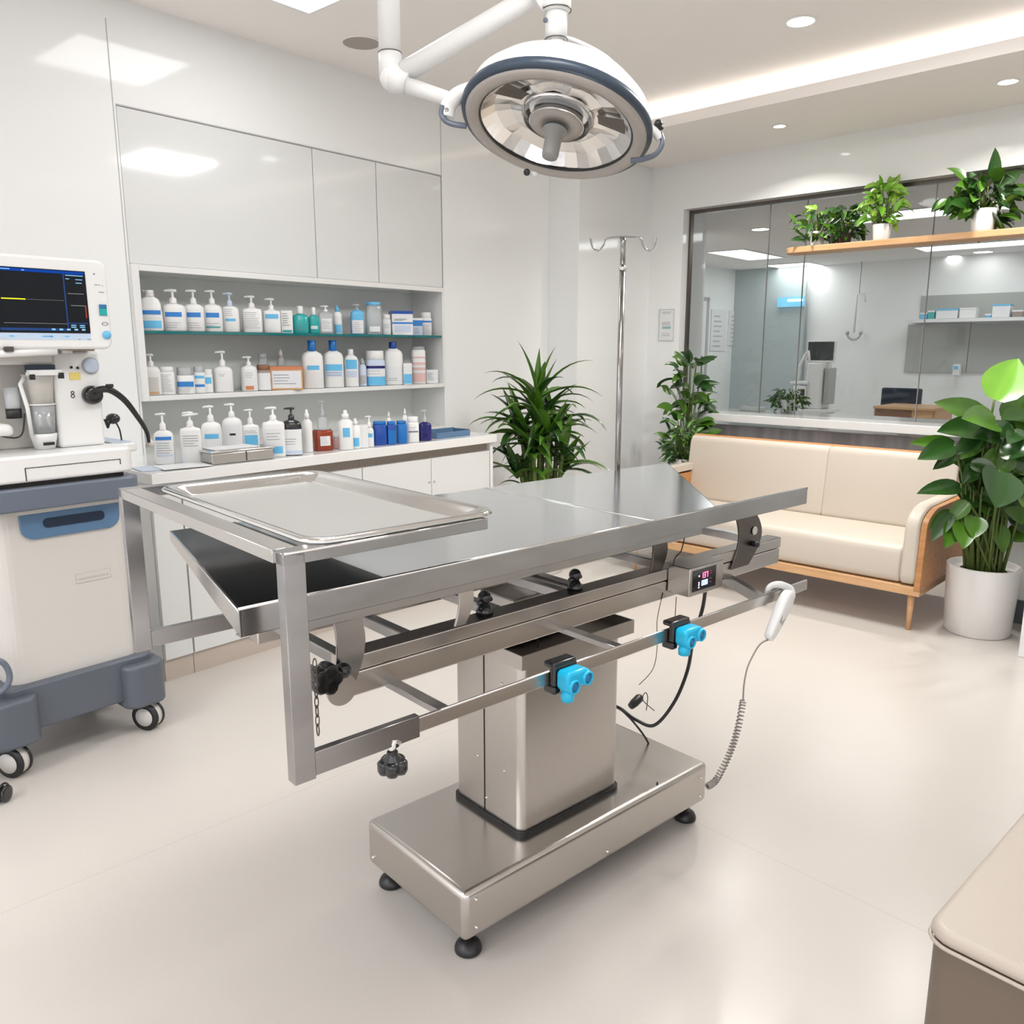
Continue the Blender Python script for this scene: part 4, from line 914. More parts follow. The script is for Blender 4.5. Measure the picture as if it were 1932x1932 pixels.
bottle(436, 32, 549, 621, gz, Y1, 'pump', 'white pump bottle with small light blue pump top on the glass shelf', [(.42,.52,.5,'lblue'), (.60,.9,.5,'text')], cap='paperblue', group=g1)
bottle(477, 36, 555, 622, gz, Y1, 'pumpsq', 'angular white pump bottle with dark printed lines on the glass shelf', [(.15,.85,.55,'text')], group=g1)
bottle(514, 32, 562, 625, gz, Y1, 'pumpsq', 'small white pump bottle with light blue square label on the glass shelf', [(.62,.82,.5,'lblue')], group=g1)
bottle(542, 21, 587, 628, gz, Y1, 'box', 'small white carton with teal base line on the glass shelf', [(.04,.14,.8,'teal'), (.3,.9,.8,'text')], group=g1)
bottle(568, 29, 578, 628, gz, Y1, 'cap', 'wider teal green bottle with white cap on the glass shelf', [(.12,.5,.5,'text')], body='teal', capf=.3, group=g1)
bottle(593, 20, 580, 628, gz, Y1, 'cap', 'narrow teal green bottle with white cap on the glass shelf', [(.25,.42,.5,'paper')], body='teal', capf=.3, group=g1)
bottle(616, 27, 578, 629, gz, Y1, 'pumpsq', 'translucent white square bottle beside the teal bottles on the glass shelf', [(.1,.7,.45,'paper'), (.2,.6,.3,'text')], body='clear', capf=.78, group=g1)
bottle(638, 16, 578, 630, gz, Y1, 'slim', 'slim blue and white bottle with blue neck on the glass shelf', [(.05,.42,.9,'lblue'), (.45,.8,.9,'paper')], cap='lblue', group=g1)
bottle(675, 25, 578, 632, gz, Y1, 'pump', 'white labelled bottle with broad blue upper half on the glass shelf', [(.04,.58,.9,'paper'), (.1,.5,.5,'text')], body='lblue', cap='clear', capf=.82, group=g1)
bottle(706, 30, 574, 633, gz, Y1, 'jar', 'tall clear plastic canister with blue lid on the glass shelf', [(.1,.28,.5,'paper')], body='clear', cap='lblue', capf=.1, group=g1)
bottle(729, 17, 596, 633, gz, Y1, 'jar', 'small white jar right of the clear canister on the glass shelf', [(.4,.7,.5,'text')], body='paper', group=g1)
bottle(757, 39, 591, 634, gz, Y1, 'box', 'wide white carton with dark blue lid and blue stripe on the glass shelf', [(.46,.54,.98,'blue'), (.12,.4,.8,'paperblue'), (.58,.68,.9,'text')], body='paper', cap='deepblue', group=g1)
bottle(787, 18, 604, 635, gz, Y1, 'box', 'small blue topped carton second from the right end of the glass shelf', [(.55,.95,1,'blue'), (.1,.45,.8,'text')], body='paperblue', group=g1)
bottle(804, 21, 594, 636, gz, Y1+.02, 'jar', 'white jar with blue printed band at the right end of the glass shelf', [(.72,.82,.9,'blue'), (.1,.6,.6,'text')], body='paper', group=g1)
g2 = 'bottles and boxes on the lower shelf of the niche'
Y2 = .06
def b2(px, w, top, kind, label, spec=(), **k):
    base = 742.5-(px-280)*.0135
    return bottle(px, w, top, base, nb+.001, k.pop('y', Y2), kind, label, spec, group=g2, **k)
b2(289, 32, 667, 'pump', 'off white pump bottle with beige label at the left end of the lower shelf', [(.12,.62,.7,'cream'), (.04,.12,.75,'wooden')], capf=.70)
b2(317, 28, 691, 'jar', 'white tub with dark printed lines, second on the lower shelf', [(.1,.9,.6,'text')], capf=.18)
b2(352, 32, 693, 'jar', 'wide white tub with dark blue band on the lower shelf', [(.38,.66,.95,'blue'), (.05,.35,.8,'text')], capf=.3, cap='clear')
b2(378, 20, 692, 'jar', 'white tub with blue stripes and clear lid on the lower shelf', [(.7,.84,.9,'lblue'), (.3,.42,.9,'blue')], cap='clear')
b2(394, 17, 698, 'jar', 'narrow white tub with blue badge beside the plain pump bottle on the lower shelf', [(.5,.85,.6,'lblue')])
b2(423, 35, 665, 'pump', 'plain white wide pump bottle in the left half of the lower shelf', [(.6,.72,.3,'text')], capf=.62)
b2(472, 30, 677, 'pump', 'plain white pump bottle with orange mark on the lower shelf', [(.05,.20,.4,'orange'), (.5,.75,.4,'text')], capf=.74)
b2(499, 25, 693, 'jar', 'white labelled jar with brown lid on the lower shelf', [(.02,.86,1.2,'paper')], body='brown', cap='darkwood', capf=.2)
b2(499, 17, 674, 'jar', 'clear glass jar standing behind the brown lidded jar on the lower shelf', (), body='clear', cap='clear', capf=.12, y=.16)
b2(541, 58, 697, 'box', 'wide white printed box with copper coloured lid on the lower shelf', [(.08,.82,.9,'paper'), (.2,.7,.8,'text')], body='wooden', cap='orange')
b2(533, 15, 664, 'slim', 'small clear dropper bottle behind the copper lidded box', (), body='clear', cap='white', y=.17)
b2(592, 39, 651, 'cap', 'white bottle with tall blue cap and small blue label on the lower shelf', [(.5,.62,.45,'lblue'), (.1,.45,.5,'paper')], cap='medblue', capf=.23)
b2(631, 37, 652, 'cap', 'white bottle with tall blue cap and broad blue label on the lower shelf', [(.46,.64,.85,'lblue'), (.30,.44,.8,'paperblue'), (.3,.44,.6,'text')], cap='medblue', capf=.23)
b2(664, 27, 669, 'cap', 'slim white bottle with white cap and large blue square label on the lower shelf', [(.56,.86,.7,'lblue'), (.3,.5,.6,'paperblue')], capf=.16)
b2(685, 15, 686, 'slim', 'small grey bottle left of the purple labelled box on the lower shelf', [(.1,.5,.8,'greyline')], body='paperblue', cap='greyline')
b2(709, 36, 673, 'jar', 'tub with purple band and blue lower half on the lower shelf', [(.02,.34,1.3,'lblue'), (.66,.76,1.3,'indigo'), (.36,.62,1.1,'paper'), (.4,.6,.8,'text')], body='paperblue', capf=.25)
b2(743, 36, 658, 'cap', 'white bottle with short royal blue cap on the lower shelf', [(.06,.5,.6,'paper'), (.1,.2,.5,'text')], cap='deepblue', capf=.16)
b2(769, 16, 697, 'box', 'small carton with light blue lower half near the right of the lower shelf', [(.05,.5,.95,'lblue')], body='paper', y=-.0)
b2(790, 27, 668, 'jar', 'pale pink and white ribbed bottle on the lower shelf', [(.05,.32,1.2,'pink'), (.4,.48,1.2,'pink'), (.55,.63,1.2,'pink'), (.75,.8,1.2,'pink')], cap='clear', capf=.08)
b2(814, 22, 711, 'box', 'small white carton at the right end of the lower shelf', [(.2,.8,.8,'text')], body='paper')
g3 = 'bottles and boxes standing on the worktop'
WZ1 = WZ+.001
def b3(px, w, top, base, kind, label, spec=(), **k):
    q = MLi @ P(px, base-2, WZ1); 
    y = min(max(q.y, -.58), .22)
    return bottle(px, w, top, base, WZ1, k.pop('y', y), kind, label, spec, group=g3, **k)
b3(313, 35, 782, 877, 'pump', 'white pump bottle with dark blue band at the left end of the worktop', [(.72,.82,.8,'blue'), (.3,.66,.75,'text'), (.24,.29,.8,'paperblue')], capf=.66)
b3(364, 37, 780, 875, 'pumpsq', 'plain white pump bottle with two crossed nozzles on the worktop', [(.45,.8,.5,'text')], capf=.70, nozz=2)
b3(403, 36, 776, 870, 'pump', 'white pump bottle with light blue label behind the steel box on the worktop', [(.52,.66,.65,'lblue'), (.12,.5,.7,'paper')], capf=.68, y=-.30)
b3(442, 36, 771, 862, 'pump', 'round shouldered white pump bottle with tiny black mark on the worktop', [(.12,.78,.7,'paper'), (.5,.56,.2,'black')], capf=.72, y=-.25)
b3(476, 30, 781, 860, 'pumpsq', 'squat white bottle with pale blue printed label on the worktop', [(.15,.62,.6,'lblue'), (.66,.8,.6,'text')], capf=.64, y=-.28)
b3(519, 40, 771, 863, 'pumpsq', 'large white pump bottle with pale blue shoulder and square blue mark on the worktop', [(.05,.78,.7,'paper'), (.10,.30,.5,'lblue'), (.45,.7,.4,'text')], capf=.72)
b3(553, 37, 772, 860, 'pump', 'dark brown pump bottle with large white label on the worktop', [(.02,.74,1.1,'paper'), (.04,.14,1.1,'paperblue'), (.28,.5,.9,'text')], body='blackgloss', cap='blackgloss', capf=.74)
b3(582, 18, 776, 855, 'slim', 'slender white spray bottle between the dark bottle and the red liquid', (), capf=.75)
b3(610, 36, 811, 851, 'jar', 'square jar of dark red liquid with white label on the worktop', [(.25,.72,.35,'paper'), (.3,.7,.3,'text')], body='red', cap='clear', capf=.06, turn=-.3)
b3(611, 20, 768, 846, 'pump', 'clear glass pump bottle standing behind the jar of red liquid', (), body='clear', cap='clear', capf=.62, y=-.22)
b3(636, 13, 824, 848, 'jar', 'small pale pink translucent cup beside the red liquid jar', (), body='pink', cap='clear')
b3(654, 27, 783, 856, 'slim', 'white spray bottle with small light blue square label on the worktop', [(.42,.72,.5,'lblue')])
b3(672, 18, 797, 853, 'slim', 'narrow white tube bottle with deep blue label near the middle of the worktop', [(.1,.46,.7,'lblue')])
b3(686, 17, 808, 850, 'box', 'small white carton with grey blue top on the worktop', [(.88,1,1,'bluegrey')], body='paper')
b3(698, 16, 793, 851, 'pump', 'small white bottle with pointed pump left of the blue canisters', [(.5,.7,.6,'lblue')], capf=.62)
b3(717, 26, 797, 841, 'jar', 'leftmost dark blue canister on the worktop', (), body='deepblue', cap='medblue', capf=.14)
b3(739, 17, 799, 842, 'jar', 'middle blue canister with paler front on the worktop', [(.02,.72,.7,'medblue')], body='deepblue', cap='medblue', capf=.14)
b3(758, 20, 796, 838, 'jar', 'rightmost bright blue canister on the worktop', (), body='medblue', cap='medblue', capf=.14)
b3(735, 9, 786, 836, 'slim', 'small white topped bottle peeking out behind the blue canisters', (), y=-.35)
b3(779, 23, 789, 836, 'jar', 'white tub with wide lid and black line on the worktop', [(.5,.58,.7,'print_'), (.62,.8,.6,'text')])
b3(765, 10, 779, 832, 'slim', 'small white capped bottle behind the white tub on the worktop', (), y=-.36)
b3(802, 25, 778, 835, 'pump', 'dark indigo liquid bottle with clear pump at the right of the worktop', [(.4,.9,.3,'indigo')], body='indigo', cap='clear', capf=.6)
def wtop(px, py): return MLi @ P(px, py, WZ1)
q = onL(440, 862, -.515)
t = thing('steel_instrument_box', 'flat stainless steel instrument box with papers on its lid on the worktop', 'box', LW(q.x, -.515, WZ1), LR-.05, g3)
MB().box(-.15, .165, -.085, .045, 0, .05).build('box_body', 'steel', t, bevel=.006); MB().box(-.155, .17, -.09, .05, .051, .060).build('lid', 'steelp', t, bevel=.003)
MB().box(-.12, .10, -.07, .06, .0605, .064).build('paper_slip', 'paper', t); MB().box(.02, .024, -.088, -.0855, .005, .050).build('latch', 'steeld', t)
q = wtop(841, 836)
t = thing('blue_plastic_tray', 'low grey blue plastic tray at the right end of the worktop', 'tray', LW(onL(841, 830, -.50).x, -.50, WZ1), LR, g3)
m_ = MB(); m_.box(-.14, .14, -.07, .07, 0, .004); m_.box(-.14, .14, -.07, -.066, .004, .032); m_.box(-.14, .14, .066, .07, .004, .04); m_.box(-.14, -.136, -.066, .066, .004, .036); m_.box(.136, .14, -.066, .066, .004, .036)
m_.build('tray_shell', 'steelblue', t); MB().box(-.10, .10, -.05, .05, .005, .014).build('instrument', 'bluegrey', t)
q = wtop(300, 888)
t = thing('blue_paper_sheets', 'pale blue and white paper sheets lying at the left end of the worktop', 'paper', LW(-4.84, -.52, WZ1), LR-.15, None)
MB().box(-.13, .10, -.06, .09, 0, .003).build('blue_sheet', 'paperblue', t); MB().box(-.05, .16, -.09, .05, .0035, .006).build('white_sheet', 'paper', t)

# ================================================================ ANESTHESIA MACHINE
MO = P(30, 1462, 0)
MM = Matrix.Translation(MO) @ Matrix.Rotation(LR, 4, 'Z'); MMi = MM.inverted()
def mk(px, py, y=0): return MMi @ hit(px, py, MM @ V((0, y, 0)), n1)
am = thing('anesthesia_machine', 'white and slate anesthesia machine on casters with monitor at the left edge of the photo', 'medical machine', MM @ V((.22, .28, 0)), LR)
OF = V((.22, .28, 0))
def ap(mb, name, m, parent=None, **k): return mb.build(name, m, parent or am, off=OF, **k)
yf = .0     # front plane y
bl = mk(28, 1300, .02).x; br2 = mk(262, 1190, .02).x
zb0 = mk(150, 1262, .02).z; zt0 = mk(150, 955, .02).z
DEP = .55
cb_ = ap(MB().prism(rrect(bl-.01, br2, .02, .02+DEP, .05), zb0, zt0+.07), 'cart_body', 'cream')
bx0, bx1 = mk(-28, 1370, -.03).x, mk(303, 1320, -.03).x
zc0 = mk(150, 1348, -.0).z
ap(MB().prism(rrect(bl-.05, br2+.04, -.015, DEP+.06, .05), zc0, zb0), 'base_bumper', 'bumper', bevel=.008)
for x in (mk(35, 1400, -.02).x, mk(275, 1300, -.02).x): ap(MB().prism(rrect(x-.085, x+.075, -.06, .10, .05), zc0-.03, zb0-.025), 'corner_bumper', 'bumper', bevel=.012)
for x, y_ in ((mk(30, 1462, 0).x, .0), (mk(282, 1368, 0).x, .0), (mk(40, 1462, 0).x, DEP), (mk(275, 1368, 0).x, DEP)):
    cs = ap(MB().lathe([(.026, .10), (.030, .115), (.030, zc0-.028)], 16, c=(x, y_, 0)), 'caster', 'cream')
    rr_ = Matrix.Translation((x, y_, .056)) @ Matrix.Rotation(.5, 4, 'Z') @ Matrix.Rotation(PI/2, 4, 'Y')
    ap(MB().lathe([(.030, -.022), (.052, -.02), (.052, .02), (.030, .022)], 24, rr_), 'fork_cover', 'cart', cs)
    for s_ in (-.026, .012): ap(MB().lathe([(.040, s_), (.055, s_+.002), (.056, s_+.007), (.055, s_+.012), (.040, s_+.014)], 28, rr_), 'tyre', 'black', cs)
    for s_ in (-.029, .027): ap(MB().lathe([(1e-6, s_), (.036, s_), (.036, s_+.002), (1e-6, s_+.002)], 24, rr_), 'hub_cap', 'greyline' if y_ > .1 else 'cream', cs)
# blue handle recess
h0, h1 = mk(38, 990, .01).x, mk(225, 960, .01).x; hz0, hz1 = mk(130, 1008, .01).z, mk(130, 955, .01).z
po = [(h0, hz1), (h0, hz0+.04)] + [(h0+.045-.045*math.cos(a), hz0+.04-.04*math.sin(a)) for a in (.4, .8, 1.2, 1.5)] + [(h1-.045+.045*math.sin(a), hz0+.04-.04*math.cos(a)) for a in (.1, .4, .8, 1.2)] + [(h1, hz0+.045), (h1, hz1)]
hp_ = ap(MB().prism_y(po, .010, .022), 'handle_panel', 'steelblue', bevel=.002, seg=1)
a, b = (h0+h1)/2-.095, (h0+h1)/2+.11
ap(MB().prism_y([(p[0], p[1]) for p in rrect(a, b, (hz0+hz1)/2-.014, (hz0+hz1)/2+.018, .014)], .006, .0105), 'grip_slot', 'navy', hp_)
# ledge above the handle, gap, slate bumper shelf
zs0, zs1 = mk(130, 950, -.0).z, mk(130, 905, -.0).z
ap(MB().prism(rrect(bl-.02, br2+.01, -.005, DEP+.03, .05), zt0+.0, zs0), 'upper_trim', 'cart')
ap(MB().prism(rrect(bl-.06, br2+.035, -.045, DEP+.05, .05), zs0, zs1-.006), 'slate_shelf', 'bluegrey', bevel=.008)
ap(MB().prism(rrect(bl-.04, br2+.0, -.015, DEP+.03, .05), zs1-.006, zs1+.010), 'shadow_gap', 'void')
zd1 = mk(130, 852, -.02).z
du = ap(MB().prism(rrect(bl-.05, mk(255, 880, -.02).x, -.035, DEP+.04, .05), zs1+.010, zd1), 'drawer_unit', 'white', bevel=.010)
d0, d1 = mk(47, 890, -.035), mk(228, 875, -.035)
q = MB(); zt_, zb_ = mk(140, 874, -.035).z, zs1+.016
q.box(d0.x, d1.x, -.0362, -.0352, zt_-.0025, zt_); q.box(d0.x, d0.x+.003, -.0362, -.0352, zb_, zt_); q.box(d1.x-.003, d1.x, -.0362, -.0352, zt_-.02, zt_)
ap(q, 'drawer_outline', 'void', du)
ap(MB().prism(rrect(d1.x+.02, d1.x+.14, .10, .45, .04), zd1-.035, zd1-.002), 'side_shelf', 'white', bevel=.006)
ap(MB().prism(rrect(d1.x+.035, d1.x+.125, .115, .435, .03), zd1-.0018, zd1), 'side_shelf_mat', 'paperblue')
# side bracket under the shelf
ap(MB().box(d1.x+.045, d1.x+.07, .2, .35, zs0-.02, zd1-.036), 'side_bracket', 'cart')
# column body: right white housing, left recess, canister
yc = .10
c0x, c1x = mk(104, 740, yc).x, mk(192, 740, yc).x; ztop = mk(120, 662, yc).z
po = [(c0x, zd1), (mk(199, 825, yc).x, zd1), (c1x, zd1+.12), (mk(187, 670, yc).x, ztop), (c0x, ztop)]
ap(MB().prism_y(po, yc, .45), 'control_housing', 'white', bevel=.012)
ap(MB().box(c0x-.32, c0x, .20, .45, zd1, ztop), 'rear_housing', 'cart', bevel=.006)
z1_ = mk(50, 688, yc).z
ap(MB().box(c0x-.32, c0x-.001, .08, .20, z1_-.0, ztop), 'upper_housing', 'cart', bevel=.01)
a, b = mk(46, 700, .079), mk(102, 688, .079)
ap(MB().box(a.x, b.x, .070, .0795, a.z-.004, b.z), 'dark_window', 'navy', bevel=.002)
cc = mk(77, 760, .12); cw = (mk(108, 760, .12).x-mk(47, 760, .12).x)/2
zA, zB2, zC2 = mk(77, 818, .12).z, mk(77, 762, .12).z, mk(77, 706, .12).z
ab = ap(MB().lathe([(cw*.80, zB2), (cw*.92, zC2-.01), (cw, zC2)], 32, c=(cc.x, .125, 0)), 'absorber_canister', 'cart')
ap(MB().lathe([(cw*.70, zA), (cw*.86, zB2-.004)], 32, c=(cc.x, .125, 0)), 'clear_cup', 'clear', ab)
ap(MB().lathe([(cw*.9, zB2-.004), (cw*.9, zB2+.001)], 32, c=(cc.x, .125, 0)), 'cup_ring', 'white', ab)
q = MB(); [q.tube([(cc.x+s_, .12, zA+.01), (cc.x+s_, .12, zB2-.02)], .009, 8) for s_ in (-.01, .018)]; q.box(cc.x-.03, cc.x+.03, .10, .14, zB2-.025, zB2-.012); ap(q, 'inner_rods', 'steel', ab)
ap(MB().lathe([(cw*.62, zd1+.001), (cw*.80, zA-.012), (cw*.82, zA)], 32, c=(cc.x, .125, 0)), 'canister_base', 'white', ab)
ap(MB().box(cc.x-cw*1.0, cc.x+cw*1.0, .045, .08, zC2-.002, zC2+.016), 'clamp_bar', 'white', ab); q = MB(); q.box(cc.x-cw, cc.x-cw*.72, .038, .052, zC2-.016, zC2+.002); q.box(cc.x+cw*.75, cc.x+cw*1.05, .038, .052, zC2-.014, zC2+.006); ap(q, 'black_latches', 'black', ab)
ap(MB().box(cc.x-.018, cc.x+.018, .125-cw*.78, .125-cw*.70, zd1+.016, zd1+.026), 'base_slot', 'black', ab)
c2_ = mk(27, 770, .12); q = MB().lathe([(.02, c2_.z-.03), (.024, c2_.z+.07)], 20, c=(c2_.x, .13, 0)); s2 = ap(q, 'flow_tube', 'clear'); ap(MB().lathe([(.0245, c2_.z-.035), (.0245, c2_.z-.002)], 20, c=(c2_.x, .13, 0)), 'black_cap', 'black', s2)
ap(MB().tube([tuple(mk(45, 712, .1)), tuple(mk(38, 725, .1)), tuple(mk(52, 770, .1)), tuple(mk(60, 822, .1))], .007, 8), 'white_hose', 'white')
q = smooth([mk(46, 780, .05), mk(43, 815, .05), mk(30, 826, .05), mk(0, 823, .05)], 6); ap(MB().tube(q, .003, 6), 'left_arm_line', 'black')
ap(MB().box(c0x-.33, c0x-.16, .04, .2, mk(20, 825, .05).z, mk(20, 800, .05).z), 'left_cup', 'white', bevel=.02)
Ry = Matrix.Rotation(PI/2, 4, 'X')
kb = mk(170, 690, yc); ap(MB().lathe([(.026, 0), (.026, .012), (.022, .018), (1e-6, .02)], 24, Matrix.Translation((kb.x, yc, kb.z)) @ Ry), 'grey_dial', 'paperblue'); ap(MB().lathe([(.030, 0), (.030, .004)], 24, Matrix.Translation((kb.x, yc, kb.z)) @ Ry), 'dial_ring', 'greyline')
kb = mk(172, 745, yc); pt_ = ap(MB().lathe([(.034, 0), (.034, .012), (.030, .03), (.020, .034), (1e-6, .030)], 28, Matrix.Translation((kb.x, yc, kb.z)) @ Ry), 'breathing_port', 'blackgloss')
hs = smooth([(kb.x+.01, yc-.02, kb.z+.015), tuple(mk(205, 735, .06)), tuple(mk(235, 755, .08)), tuple(mk(262, 790, .12)), tuple(mk(277, 815, .16)), tuple(mk(281, 834, .18))], 8)
ap(MB().tube(hs, [.014-.008*i/len(hs) for i in range(len(hs))], 10), 'black_hose', 'black'); kb2 = mk(207, 731, .05); ap(MB().box(kb2.x-.01, kb2.x+.012, .045, .06, kb2.z, kb2.z+.012), 'hose_clip', 'black')
ap(MB().lathe([(.018, -.01), (.014, .012), (.006, .02)], 12, c=tuple(mk(283, 838, .2))), 'hose_end', 'cart')
mkk = mk(213, 790, .2); m2 = MB().ball((mkk.x, .2, mkk.z), .026, 14, sz=.8); m2.tube([(mkk.x-.02, .2, mkk.z), (mkk.x-.022, .2, mkk.z-.035)], [.016, .004], 8); ap(m2, 'breathing_mask', 'blackgloss')
ap(MB().tube(smooth([(mkk.x+.01, .2, mkk.z-.015), tuple(mk(226, 812, .2)), tuple(mk(230, 834, .2))], 5), [.003]*10+[.005], 6), 'mask_stem', 'black')
q = mk(146, 710, yc-.001); ap(MB().box(q.x-.6*.03-.008, q.x-.008+.018, yc-.002, yc-.0005, q.z-.012, q.z+.014), 'yellow_sticker', 'yellow')
q = MB()
for px, py in ((134, 693), (146, 694)): v = mk(px, py, yc); q.ball((v.x, yc-.003, v.z), .005, 8)
ap(q, 'small_fitting', 'black'); q = MB(); v = mk(137, 744, yc); q.torus((0,0,0), .006, .0015, 12, 5, Matrix.Translation((v.x, yc-.001, v.z-.006)) @ Ry); q.torus((0,0,0), .005, .0015, 12, 5, Matrix.Translation((v.x, yc-.001, v.z+.006)) @ Ry); ap(q, 'printed_mark', 'black')
# monitor
ym = -.01
m0, m1 = mk(-75, 560, ym), mk(213, 640, ym); mt_, mb_ = mk(120, 486, ym).z, mk(120, 659, ym).z
mon = ap(MB().prism_y(rrect(m0.x, m1.x, mb_, mt_, .03, 6), ym, ym+.09), 'monitor', 'white', bevel=.010)
s0_, s1_ = mk(-10, 560, ym).x, mk(165, 570, ym).x; sz0, sz1 = mk(80, 628, ym).z, mk(80, 507, ym).z
scn = ap(MB().box(s0_, s1_, ym-.0015, ym, sz0, sz1), 'screen', mat('monitor_screen', (.004,.005,.006), .5, spec=.12, emit=(.006,.007,.009), es=1, noise=.2), mon)
SW, SH = s1_-s0_, sz1-sz0
def sb(x0, x1, z0, z1): return MB().box(s0_+SW*x0, s0_+SW*x1, ym-.0026, ym-.0017, sz0+SH*z0, sz0+SH*z1)
ap(sb(.01, .985, .94, .985), 'blue_header', emis('ui_blue', (.01,.07,.42), .8), scn)
q = sb(.74, .755, .08, .94); q.box(s0_+SW*.755, s0_+SW*.98, ym-.0026, ym-.0017, sz0+SH*.155, sz0+SH*.17); q.box(s0_+SW*.02, s0_+SW*.75, ym-.0026, ym-.0017, sz0+SH*.035, sz0+SH*.075); ap(q, 'blue_dividers', emis('ui_navy', (.03,.07,.22), .9), scn)
ap(sb(.06, .31, .51, .527), 'yellow_trace', emis('ui_yellow', (.75,.72,.02), 1.4), scn); q = sb(.31, .73, .515, .519)
q.box(s0_+SW*.78, s0_+SW*.96, ym-.0026, ym-.0017, sz0+SH*.63, sz0+SH*.64); q.box(s0_+SW*.80, s0_+SW*.965, ym-.0026, ym-.0017, sz0+SH*.44, sz0+SH*.45); q.box(s0_+SW*.06, s0_+SW*.74, ym-.0026, ym-.0017, sz0+SH*.145, sz0+SH*.152); ap(q, 'grey_traces', emis('ui_grey', (.30,.30,.28), .8), scn)
ap(sb(.965, .975, .25, .45), 'red_bar', emis('ui_red', (.5,.08,.04), .9), scn)
q = MB()
for i in range(5): q.box(s0_+SW*(.56+.085*i), s0_+SW*(.60+.085*i), ym-.003, ym-.0027, sz0+SH*.045, sz0+SH*.072)
for i in range(4): q.box(s0_+SW*(.78+.10*(i%2)), s0_+SW*(.84+.10*(i%2)), ym-.003, ym-.0027, sz0+SH*(.09+.03*(i//2)), sz0+SH*(.105+.03*(i//2)))
for x, z_, w_ in ((.77, .86, .04), (.88, .855, .08), (.88, .80, .07), (.77, .915, .20), (.30, .955, .03), (.02, .96, .16)): q.box(s0_+SW*x, s0_+SW*(x+w_), ym-.003, ym-.0027, sz0+SH*z_, sz0+SH*(z_+.012))
ap(q, 'screen_text', emis('ui_text', (.25,.55,.85), 1.1), scn)
ap(MB().box(s0_, s1_, ym-.001, ym, sz0-.022, sz0-.001), 'label_strip', mat('pale_blue_strip', (.55,.68,.86), .4, noise=.1, nscale=60), mon)
q = MB()
for x in (.1, .45, .52, .7): q.box(s0_+SW*x, s0_+SW*(x+.05+.06*(x == .45)), ym-.0016, ym-.0011, sz0-.013, sz0-.009)
ap(q, 'strip_printing', 'lblue', mon)
v = mk(194, 585, ym); ap(MB().box(v.x-.013, v.x+.013, ym-.004, ym, v.z-.019, v.z+.019), 'teal_key', 'cyand', mon, bevel=.003); ap(MB().box(v.x-.012, v.x+.012, ym-.0045, ym-.004, v.z-.018, v.z+.004), 'teal_key_face', 'teal', mon)
v = mk(201, 632, ym); ap(MB().lathe([(.014, 0), (.014, .006), (.010, .010), (1e-6, .010)], 24, Matrix.Translation((v.x, ym, v.z)) @ Ry), 'blue_knob', 'lblue', mon)
v = mk(198, 611, ym); q = MB(); q.torus((0,0,0), .008, .0012, 16, 5, Matrix.Translation((v.x, ym-.001, v.z)) @ Ry @ Matrix.Diagonal((1.2,.7,1,1))); v = mk(177, 517, ym); q.ball((v.x, ym-.001, v.z), .003, 8)
for px, py, w_ in ((181, 538, .010), (187, 538, .006), (193, 540, .004), (191, 552, .018), (150, 641, .008), (168, 641, .012)): v = mk(px, py, ym); q.box(v.x-w_/2, v.x+w_/2, ym-.0015, ym-.0005, v.z, v.z+.002)
ap(q, 'panel_symbols', 'print_', mon)
a, b = mk(-20, 668, -.0), mk(106, 661, -.0); ap(MB().tube([(a.x, .0, a.z), (b.x, .0, b.z-.004)], .012, 12), 'monitor_handle', 'white'); v = mk(15, 660, -.01); ap(MB().box(v.x-.012, v.x+.014, -.02, .0, v.z-.006, v.z+.010), 'handle_label', 'steeld')
ap(MB().box(c0x-.02, mk(182, 665, .04).x, .045, .2, ztop-.001, mb_+.02), 'monitor_mount', 'brown', bevel=.006)
v = mk(129, 663, .03); ap(MB().tube([(v.x-.02, .03, v.z), (v.x+.012, .03, v.z)], .007, 8), 'mount_latch', 'cream')
# maker plate with writing
a, b = mk(143, 1096, .02), mk(208, 1077, .02); px0, px1 = a.x, b.x; zz0 = mk(175, 1095, .02).z; zz1 = mk(175, 1077, .02).z
pl_ = ap(MB().box(px0, px1, .0185, .0198, zz0, zz1), 'name_plate', 'cart'); q = MB()
for e_ in ((px0, px1, zz0, zz0+.001), (px0, px1, zz1-.001, zz1), (px0, px0+.001, zz0, zz1), (px1-.001, px1, zz0, zz1)): q.box(e_[0], e_[1], .0180, .0186, e_[2], e_[3])
xx = px0+.008
while xx < px1-.010: w_ = R.choice((.003, .004, .005)); q.box(xx, xx+w_, .0180, .0186, zz0+.010, zz0+.010+R.choice((.006, .008))); xx += w_+.0022
ap(q, 'plate_lettering', 'greyline', pl_)
ap(MB().tube(smooth([mk(-30, 1240, -.02), mk(5, 1250, -.03), mk(18, 1275, -.03), mk(10, 1298, -.03), mk(-20, 1320, -.02)], 6), .010, 8), 'hose_loop', 'bluegrey')
v = mk(225, 1325, .3); ap(MB().box(v.x-.05, v.x+.06, .2, .3, zc0-.035, zc0-.002), 'brake_pedal', 'steeld', bevel=.01)

